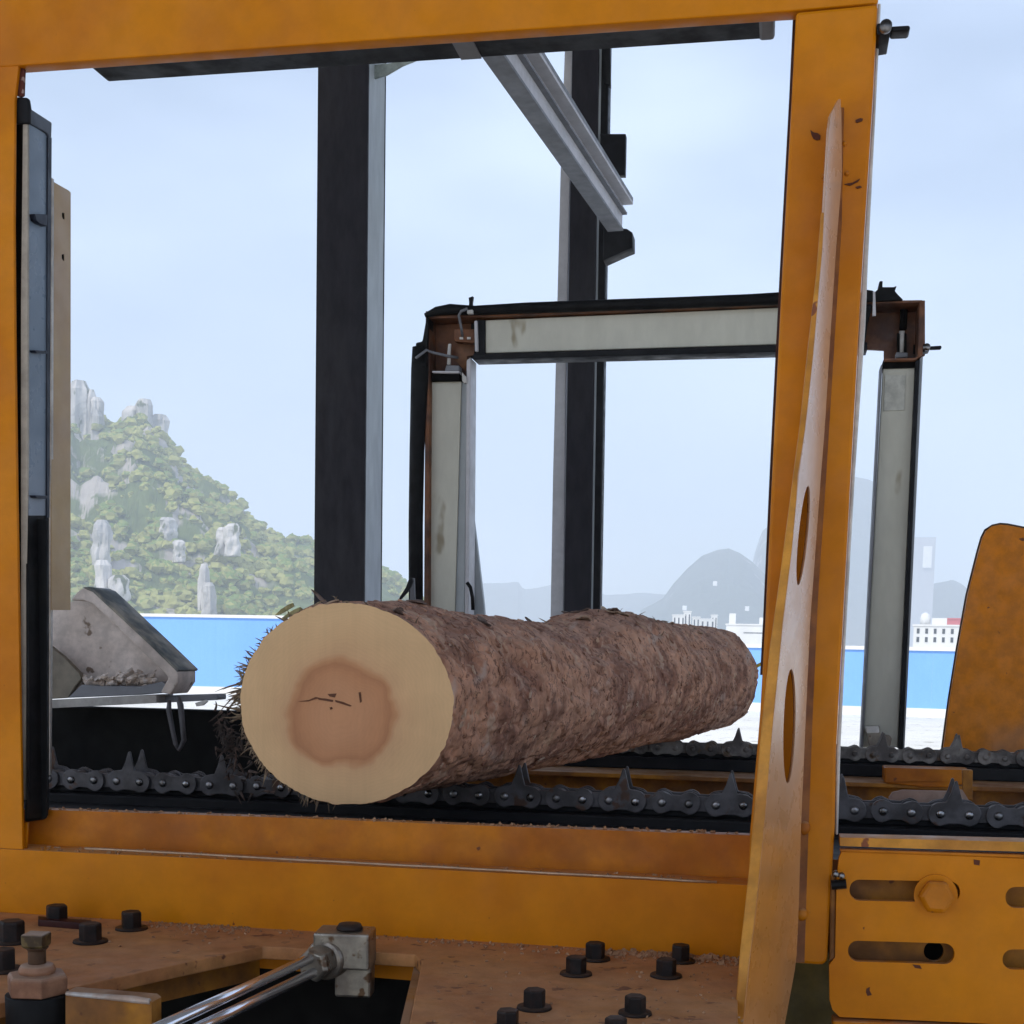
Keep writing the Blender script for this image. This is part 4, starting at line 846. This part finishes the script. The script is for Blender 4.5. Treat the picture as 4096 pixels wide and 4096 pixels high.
# tilted brace channel welded on the right post: the outer (left) edge stands out towards us
rows = [(397, 3354, 3362, 0), (465, 3320, 3366, .015), (700, 3306, 3368, .03), (1000, 3290, 3344, .05), (1400, 3256, 3318, .075), (1700, 3224, 3300, .10), (1900, 3196, 3284, .115), (2200, 3168, 3262, .14), (2500, 3132, 3240, .16), (2900, 3092, 3222, .19), (3300, 3058, 3204, .22), (3600, 3028, 3196, .24), (3850, 2998, 3185, .26), (4200, 2962, 3120, .28)]
def rowat(py):
    if py <= rows[0][0]: return rows[0][1:]
    for a, b in zip(rows, rows[1:]):
        if py <= b[0]:
            f_ = (py-a[0])/(b[0]-a[0]); return tuple(a[i]+(b[i]-a[i])*f_ for i in (1, 2, 3))
    return rows[-1][1:]
BP0 = pY(3360, 397, YF-.05); BN = (pY(3185, 3850, YF-.05)-BP0).cross(pY(2998, 3850, YF-.28)-BP0).normalized()
def fbr(px, py):
    d_ = ray(px, py); return CAM + d_*((BP0-CAM).dot(BN)/d_.dot(BN))
outer = [(rowat(y)[0], y) for y in range(397, 4201, 60)] + [(rowat(y)[1], y) for y in range(4177, 396, -60)]
def oval(cx, cy, rx, ry, tilt, n=24): return [(cx + rx*math.cos(a)+tilt*ry*math.sin(a), cy + ry*math.sin(a)) for a in [2*math.pi*k/n for k in range(n)]]
ov1 = oval(3213, 2142, 19, 200, -.10); ov2 = oval(3158, 2905, 24, 230, -.03)
bm = shape2d(outer, [ov1, ov2])
for v in bm.verts:
    q = v.co.z; p = fbr(v.co.x, v.co.y); v.co = p if q > .5 else p + Vector((-.004, .012, 0))
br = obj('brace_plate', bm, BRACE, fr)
# left flange edge of the brace
l2 = [(y, rowat(y)[0]) for y in (850, 1100, 1400, 1700, 2000, 2300, 2600, 2900, 3200, 3500, 3800, 3985, 4190)]
lw = {850: 14, 1100: 20, 1400: 26, 1700: 26, 2000: 30, 2300: 36, 2600: 42, 2900: 44, 3200: 46, 3500: 44, 3800: 42, 3985: 40, 4190: 40}
bm = B(); pr = None
for y, x in l2:
    wv_ = lw[y]; dd = rowat(y)[2]; jit = random.uniform(-3, 3)
    a_ = fbr(x+1, y); b_ = pY(x-wv_+jit, y, a_.y+.004); c_ = pY(x-wv_+jit, y, YF-.011); d_ = pY(x+1, y, YF-.011)
    r_ = [bm.verts.new(q) for q in (a_, b_, c_, d_)]
    if pr:
        for i in range(4): bm.faces.new((pr[i], pr[(i+1)%4], r_[(i+1)%4], r_[i]))
    else: bm.faces.new(r_)
    pr = r_
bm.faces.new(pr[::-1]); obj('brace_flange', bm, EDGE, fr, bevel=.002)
# strip along the post, its brown stands in for the brace's shadow side
bm = B(); pr = None
for y in (430, 900, 1400, 1900, 2400, 2900, 3400, 3850):
    l, r_x, dd = rowat(y); w2 = 12+ (y-400)*.006
    r_ = [bm.verts.new(q) for q in (pY(r_x-2, y, YF-.021), pY(r_x+w2, y, YF-.0105), pY(r_x-2, y, YF-.0102))]
    if pr:
        for i in range(3): bm.faces.new((pr[i], pr[(i+1)%3], r_[(i+1)%3], r_[i]))
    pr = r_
obj('shadow_strip', bm, mat('brown_brace_shadow', (.26, .09, .02), .6, 0, (.18, .06, .02), 20), fr)
# weld spatter and chips on the post
CHP = mat('bare_rust_chip', (.10, .03, .015), .8, 0, bump=.3)
for pl in ([(3242, 520), (3256, 530), (3270, 532), (3282, 542), (3280, 556), (3268, 560), (3254, 554), (3246, 538)], [(3422, 480), (3440, 472), (3452, 474), (3450, 482), (3430, 490), (3423, 488)], [(3378, 736), (3410, 730), (3440, 714), (3432, 726), (3400, 742)], [(3422, 748), (3440, 742), (3448, 748), (3430, 754)]):
    obj('paint_chip', prism(pl, YF-.0125, .003), CHP, fr)
for x, y in ((3294, 706), (3388, 694), (3378, 575), (3352, 810)):
    bm = B(); bmesh.ops.create_icosphere(bm, subdivisions=2, radius=.004, matrix=Matrix.Translation(pY(x, y, YF-.011))); obj('weld_spatter', bm, YEL2, fr, True)
for (x, y, r_) in ((3212, 3310, .012), (3205, 3655, .011)):
    bm = B(); add_lathe(bm, pY(x, y, YF-.012), [(r_, 0), (r_, .006), (r_*.5, .010)], 12, (0, -1, 0)); obj('bolt', bm, YEL2, fr, True)
clamp(3508, 112, YF-.01, 1.55, 'black clamp lever with round screw near the top of the yellow post')

# black measuring bar under the top beam
zb = pY(340, 258, YF+.05).z
x0 = pY(340, 258, YF+.045).x; x1 = pY(3095, 60, YF+.05).x
mb = thing('top_light_bar', 'long black light curtain bar tucked under the yellow top beam', 'light curtain', ((x0+x1)/2, YF+.15, zb))
bm = B(); add_box(bm, x0, x1, YF+.045, YF+.130, zb, zb+.05); obj('housing', bm, DARK, mb, bevel=.005)
for px in (1920,):
    bm = B(); xx = pY(px, 180, YF+.19).x; add_box(bm, xx-.018, xx+.018, YF+.05, YF+.125, zb-.003, zb); obj('bracket', bm, GREYD, mb)
bm = B(); add_box(bm, x1-.025, x1+.001, YF+.042, YF+.133, zb-.002, zb+.052); obj('end_cap', bm, GREYD, mb, bevel=.006)

# ============================================================ RIGHT: slotted side plate
rp_ = thing('slotted_side_plate', 'yellow side plate with four long slots at the lower right', 'machine plate', pY(3700, 4080, YF))
YS = YF-.02
s1 = rr(3398, 3518, 3840, 3602, 40, skew=.02); s2 = rr(3392, 3762, 3818, 3845, 40, skew=.03); s3 = rr(4022, 3548, 4440, 3632, 40, skew=.0); s4 = rr(4010, 3798, 4440, 3878, 40, skew=.0)
obj('face_plate', prism([(3368, 3404), (3700, 3418), (4500, 3450), (4500, 4120), (3358, 4068), (3330, 4040), (3318, 4000), (3316, 3860), (3340, 3830), (3346, 3520), (3356, 3430)], YS, .014, [s1, s2, s3, s4]), YEL, rp_, bevel=.003)
obj('inner_plate', prism([(3330, 3440), (4500, 3480), (4500, 4100), (3340, 4040)], YS+.05, .01, [oval(3735, 3805, 40, 40, 0)]), YEL3, rp_)
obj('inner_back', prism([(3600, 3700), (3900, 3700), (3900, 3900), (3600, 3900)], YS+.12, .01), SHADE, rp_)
obj('top_ledge', prism([(3360, 3350), (3700, 3358), (4500, 3378), (4500, 3418), (3700, 3396), (3360, 3384)], YS-.01, .05), EDGE, rp_, bevel=.003)
obj('seam_strip', prism([(3360, 3396), (4500, 3432), (4500, 3446), (3360, 3408)], YS-.004, .02), YEL2, rp_, bevel=.002)
obj('bottom_ledge', prism([(3330, 4084), (4500, 4130), (4500, 4400), (3330, 4400)], YS-.01, .05), YEL2, rp_, bevel=.004)
obj('edge_fold', prism([(3322, 3500), (3344, 3500), (3342, 3832), (3318, 3850)], YS+.004, .10), YEL3, rp_, bevel=.003)
hb = B(); c = pY(3742, 3580, YS); mm = pxm(3742, 3580, YS); add_lathe(hb, c, [(88*mm, 0), (88*mm, .004)], 28, (0, -1, 0)); w_ = obj('washer', hb, YEL, rp_)
hb = B(); add_lathe(hb, c, [(74*mm, .004), (74*mm, .022), (66*mm, .026), (52*mm, .027)], 6, (0, -1, 0), phase=.25); hx = obj('hex_bolt', hb, YEL2, rp_, bevel=.006)
for q in ((3342, 3496), (3366, 3503)):
    bm = B(); add_lathe(bm, pY(*q, YS-.03), [(.0055, -.006), (.0055, .004), (.003, .006)], 12, (0, -1, 0)); obj('stud_end', bm, SHINY, rp_, True)
bm = B(); add_tube(bm, [pY(3325, 3540, YS-.01), pY(3385, 3535, YS-.01)], .008, 10); obj('stud', bm, RUBBER, rp_)
bm = B()
for pl in ([(3895, 3438), (3920, 3442), (3918, 3462), (3896, 3458)], [(3466, 3955), (3480, 3948), (3478, 3962), (3488, 3980), (3470, 3984), (3464, 3970)], [(3650, 3858), (3680, 3862), (3688, 3876), (3660, 3872)], [(3452, 3712), (3458, 3708), (3456, 3720)]):
    b2 = prism(pl, YS-.001, .002); me_ = bpy.data.meshes.new('tmp'); b2.to_mesh(me_); b2.free(); bm.from_mesh(me_); bpy.data.meshes.remove(me_)
obj('paint_chips', bm, CHP, rp_)
# added dark sheet stands in for the shade under and behind the machine
o = obj('shade_backdrop', prism([(-900, 3420), (4900, 3600), (4900, 4900), (-900, 4900)], YF+.6, .1), mat('backdrop_shade_brown', (.11, .075, .018), .8, 0, (.06, .045, .015), 4), None); tag(o, 'added dark sheet standing in for the shade below the yellow post', 'shade backdrop')

# ============================================================ DECK PLATE WITH BOLTS
ZP = pY(300, 3668, YF).z
dk = thing('deck_plate', 'sawdust covered brown bolting plate in front of the lower yellow beam', 'deck plate', pZ(1900, 3980, ZP))
def hz(pts, z, th, name, mt, par, bevel=0.):
    bm = shape2d(pts)
    for v in bm.verts:
        p = pZ(v.co.x, v.co.y, z); v.co = p - Vector((0, 0, th)) if v.co.z < .5 else p
    return obj(name, bm, mt, par, bevel=bevel)
hz([(-500, 3622), (500, 3662), (1200, 3712), (2000, 3768), (2966, 3834), (2950, 3985), (2958, 4400), (1560, 4400), (1604, 4250), (1688, 3846), (1660, 3818), (1350, 3800), (1050, 3786), (1012, 3794), (640, 3872), (262, 3957), (-500, 4120)], ZP, .022, 'plate', DECK, dk, .002)
# pit walls
pw = lambda x, y: pZ(x, y, ZP-.023)
def wall(pa, pb, dpth, name, mt):
    a = pw(*pa); b = pw(*pb); bm = B(); dv = (b-a).normalized(); nn = Vector((-dv.y, dv.x, 0))
    add_obox(bm, (a+b)/2 - Vector((0, 0, dpth/2)) + nn*.006, (b-a)/2, nn*.006, Vector((0, 0, dpth/2))); return obj(name, bm, mt, dk)
wall((1020, 3798), (-500, 4128), .05, 'pit_side', YEL3)
wall((1690, 3838), (1020, 3786), .035, 'pit_back', YEL)
wall((1600, 4260), (1688, 3852), .09, 'pit_side', YEL3)
cpt = pw(1000, 4000)
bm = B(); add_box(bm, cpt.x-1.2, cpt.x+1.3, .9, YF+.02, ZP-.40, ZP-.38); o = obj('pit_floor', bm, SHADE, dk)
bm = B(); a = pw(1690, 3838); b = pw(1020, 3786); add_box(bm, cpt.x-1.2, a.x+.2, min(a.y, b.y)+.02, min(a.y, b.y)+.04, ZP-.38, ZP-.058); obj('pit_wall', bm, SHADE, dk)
BS = 3.0
def bolt(px, py, s=1., rot=0., washer=True, name='bolt'):
    p = pZ(px, py, ZP); mm = pxm(px, py, p.y); r_ = 42*mm*s
    bm = B(); add_lathe(bm, p, [(r_, .0), (r_, r_*1.55), (r_*.93, r_*1.72), (r_*.8, r_*1.75)], 6, (0, 0, 1), rot); o = obj(name, bm, BOLT, dk, bevel=.0015)
    if washer: bm = B(); add_lathe(bm, p+Vector((0,0,.0002)), [(r_*1.55, 0), (r_*1.5, .0035)], 24); obj('washer', bm, BOLT, o, True)
for b_ in ((228, 3694, .95, .2), (362, 3768, .98, .5), (526, 3716, .92, .1), (2380, 3838, .95, .3), (2304, 3898, 1., .1), (2722, 3846, .95, .6), (2664, 3906, 1., .2), (2137, 4034, 1.08, .4), (2540, 4056, 1.05, .1), (2030, 4118, 1.1, .5), (2462, 4148, 1.1, .2), (48, 3768, 1.1, .4), (14, 3882, 1.1, .0)):
    bolt(*b_)
hz([(152, 3664), (366, 3680), (356, 3694), (152, 3678)], ZP+.012, .012, 'lock_tab', mat('dark_red_tab', (.045, .008, .006), .5, 0), dk, .001)
# sawdust crumbs on the plate
bm = B()
for k in range(900):
    px = random.choice((random.uniform(2400, 2980), random.uniform(300, 2980), random.uniform(600, 1000), random.uniform(1700, 2980)))
    base = 3640 + (px)*.0665; py = base + (abs(random.gauss(0, 16)) if random.random() < .7 else random.uniform(0, 380))
    if 262 < px < 1700 and py > 3785 + max(0, (1012-px))*.2 - 12: continue
    p = pZ(px, py, ZP); s_ = random.uniform(.0008, .0028) * (random.choice((1, 1, 2.2)) if px > 2350 and py < base+30 else 1)
    ax = Vector((random.gauss(0, 1), random.gauss(0, 1), random.gauss(0, .4))).normalized(); ay = ax.orthogonal().normalized(); az = ax.cross(ay)
    add_obox(bm, p + Vector((0, 0, s_*.4)), ax*s_, ay*s_*.7, az*s_*.4)
o = obj('sawdust', bm, mat('sawdust_crumbs', (.42, .24, .13), .9, 0, (.28, .14, .07), 80), kind='stuff'); tag(o, 'sawdust crumbs scattered on the brown bolting plate', 'sawdust')

bm = B()
for k in range(520):
    if k % 3 == 0: p = pY(random.uniform(100, 2980), 0, YF); px = random.uniform(100, 2980); p = pY(px, 3233 + (px-92)*.0364, YF+.072); p.y += random.random()*.02
    elif k % 3 == 1: px = random.uniform(100, 2960); p = pY(px, 3398 + (px-90)*.0492, YF+.004); p.y += random.random()*.05
    else: px = random.choice((random.gauss(560, 40), random.gauss(1560, 80), random.uniform(2600, 2960))); p = pZ(px, 3638 + px*.0665, ZP)
    s_ = random.uniform(.0008, .003); ax = Vector((random.gauss(0, 1), random.gauss(0, 1), random.gauss(0, .4))).normalized(); ay = ax.orthogonal().normalized(); az = ax.cross(ay)
    add_obox(bm, p + Vector((0, 0, s_*.3)), ax*s_*1.6, ay*s_*.7, az*s_*.4)
o = obj('sawdust', bm, MATS['sawdust_crumbs'], kind='stuff'); tag(o, 'sawdust lodged along the edges of the yellow lower beams', 'sawdust')
# ============================================================ HYDRAULIC CYLINDER ROD
hy = thing('hydraulic_rod', 'chromed hydraulic rod with grey end block reaching out of the dark pit', 'hydraulic cylinder', pZ(1400, 3800, ZP))
A_ = pY(1300, 3838, 2.10); Bq = pY(420, 4250, 1.52)
dr_ = (Bq-A_).normalized(); mm = pxm(1300, 3838, 2.10)
pv_ = dr_.cross(FWD).normalized()
for sg in (-1, 1): bm = B(); add_tube(bm, [A_+pv_*sg*27*mm, Bq+pv_*sg*27*mm], 19*mm, 24); obj('rod_highlight_tube', bm, CHROME, hy, True)  # two tubes stand in for two highlights on a single rod
bm = B(); add_lathe(bm, A_+dr_*.002, [(80*mm, -.035), (80*mm, 0), (72*mm, .004), (60*mm, .006)], 32, dr_); obj('gland_ring', bm, ZINC, hy, bevel=.002)
bm = B(); add_lathe(bm, A_+dr_*.008, [(64*mm, 0), (66*mm, .004), (66*mm, .034), (56*mm, .040)], 6, dr_); obj('hex_collar', bm, ZINC, hy, bevel=.002)
blk = A_ - dr_*.055
bm = B(); ux = Vector((1, .12, 0)).normalized(); uy = Vector((-.12, 1, 0)).normalized()
cb = pY(1380, 3790, 2.13)
add_obox(bm, cb, ux*.046, uy*.035, Vector((0, 0, .030))); obj('end_block', bm, ZINC, hy, bevel=.004)
cb2 = pY(1420, 3860, 2.14)
bm = B(); add_obox(bm, cb2, ux*.030, uy*.02, Vector((0, 0, .05))); obj('block_leg', bm, ZINC, hy, bevel=.004)
tp2 = cb + Vector((.008, 0, .0305)); 
bm = B(); add_lathe(bm, tp2, [(.021, 0), (.022, .003), (.018, .010), (.008, .011)], 20); obj('pivot_cap', bm, BOLT, hy, True)

# ============================================================ ADJUSTING SCREW bottom left and bracket
YB = 1.72
def stack(cx, prof, name, mt, par, n=24, phase=0., Y=YB):
    bm = B(); mm = pxm(cx, 3950, Y); ax = pY(cx, 3950, Y)
    pr = [(r_*mm, pY(cx, y, Y).z - ax.z) for r_, y in prof]; add_lathe(bm, ax, pr, n, (0, 0, 1), phase); return obj(name, bm, mt, par, n > 12, bevel=.0015)
aj = thing('adjusting_screw', 'grimy square headed adjusting screw with hex nut at the bottom left corner', 'screw', pY(150, 4090, YB))
stack(148, [(44, 3790), (56, 3782), (58, 3740), (54, 3732)], 'square_head', mat('olive_brass_head', (.11, .075, .03), .5, .3, (.05, .03, .015), 60, (.45, .55), bump=.4, dust=(.45, .34, .27), dustamt=.9), aj, 4, .9)
stack(150, [(32, 3870), (32, 3800), (44, 3788)], 'shank', mat('brown_shank', (.085, .045, .025), .5, .3), aj, 20)
stack(150, [(62, 3898), (66, 3876), (58, 3858), (40, 3852)], 'collar', BRASS, aj, 24)
stack(150, [(112, 3970), (114, 3905), (104, 3892), (60, 3890)], 'hex_nut', BRASS, aj, 6, .12)
stack(150, [(112, 4110), (114, 3972)], 'sleeve', RUBBER, aj, 28)
o = obj('angle_bracket', prism([(262, 3968), (430, 3982), (590, 3996), (606, 4010), (608, 4300), (262, 4300)], YB-.02, .03), YEL3, None, bevel=.004); tag(o, 'worn yellow bracket beside the adjusting screw', 'bracket')
bm = B(); add_tube(bm, [pY(266, 3974, YB-.02), pY(430, 3988, YB-.02), pY(540, 3998, YB-.02), pY(600, 4006, YB-.02)], [.003, .004, .005, .004], 10); 
o2 = obj('weld_bead', bm, mat('pale_weld_bead', (.45, .33, .26), .5, .2, (.5, .48, .46), 30), o)
o2.location = (0, 0, 0)
cl = thing('wiping_rag', 'crumpled off white rag at the very bottom left corner', 'rag', pY(150, 4130, YB-.05))
bm = B(); G = 26; rws = []
for j in range(G):
    row = []
    for i in range(G):
        x = -40 + 360*i/(G-1); q = noise.noise(Vector((i*.35, j*.35, 2)))
        p = pZ(x, 4120 + (j/(G-1))*260, ZP-.055); row.append(bm.verts.new(p + Vector((0, 0, .022*q + .010*abs(noise.noise(Vector((i*.8, j*.2, 7))))))))
    rws.append(row)
for j in range(G-1):
    for i in range(G-1): bm.faces.new((rws[j][i], rws[j][i+1], rws[j+1][i+1], rws[j+1][i]))
obj('cloth', bm, mat('off_white_cloth', (.55, .50, .45), .9, 0, (.35, .3, .26), 20), cl, True)

# ============================================================ HAZE
bm = B(); add_box(bm, -2300, 2300, -60, 3300, -1.5, 520)
hzm = bpy.data.materials.new('summer_haze'); hzm.use_nodes = True; N = hzm.node_tree.nodes; L = hzm.node_tree.links
N.remove(N['Principled BSDF']); pv = N.new('ShaderNodeVolumePrincipled'); pv.inputs['Density'].default_value = .00066; pv.inputs['Color'].default_value = (.85, .92, 1, 1); pv.inputs['Anisotropy'].default_value = .0
L.new(pv.outputs[0], N['Material Output'].inputs['Volume'])
o = obj('haze', bm, hzm); tag(o, 'pale blue summer haze over the valley', 'haze', kind='stuff')
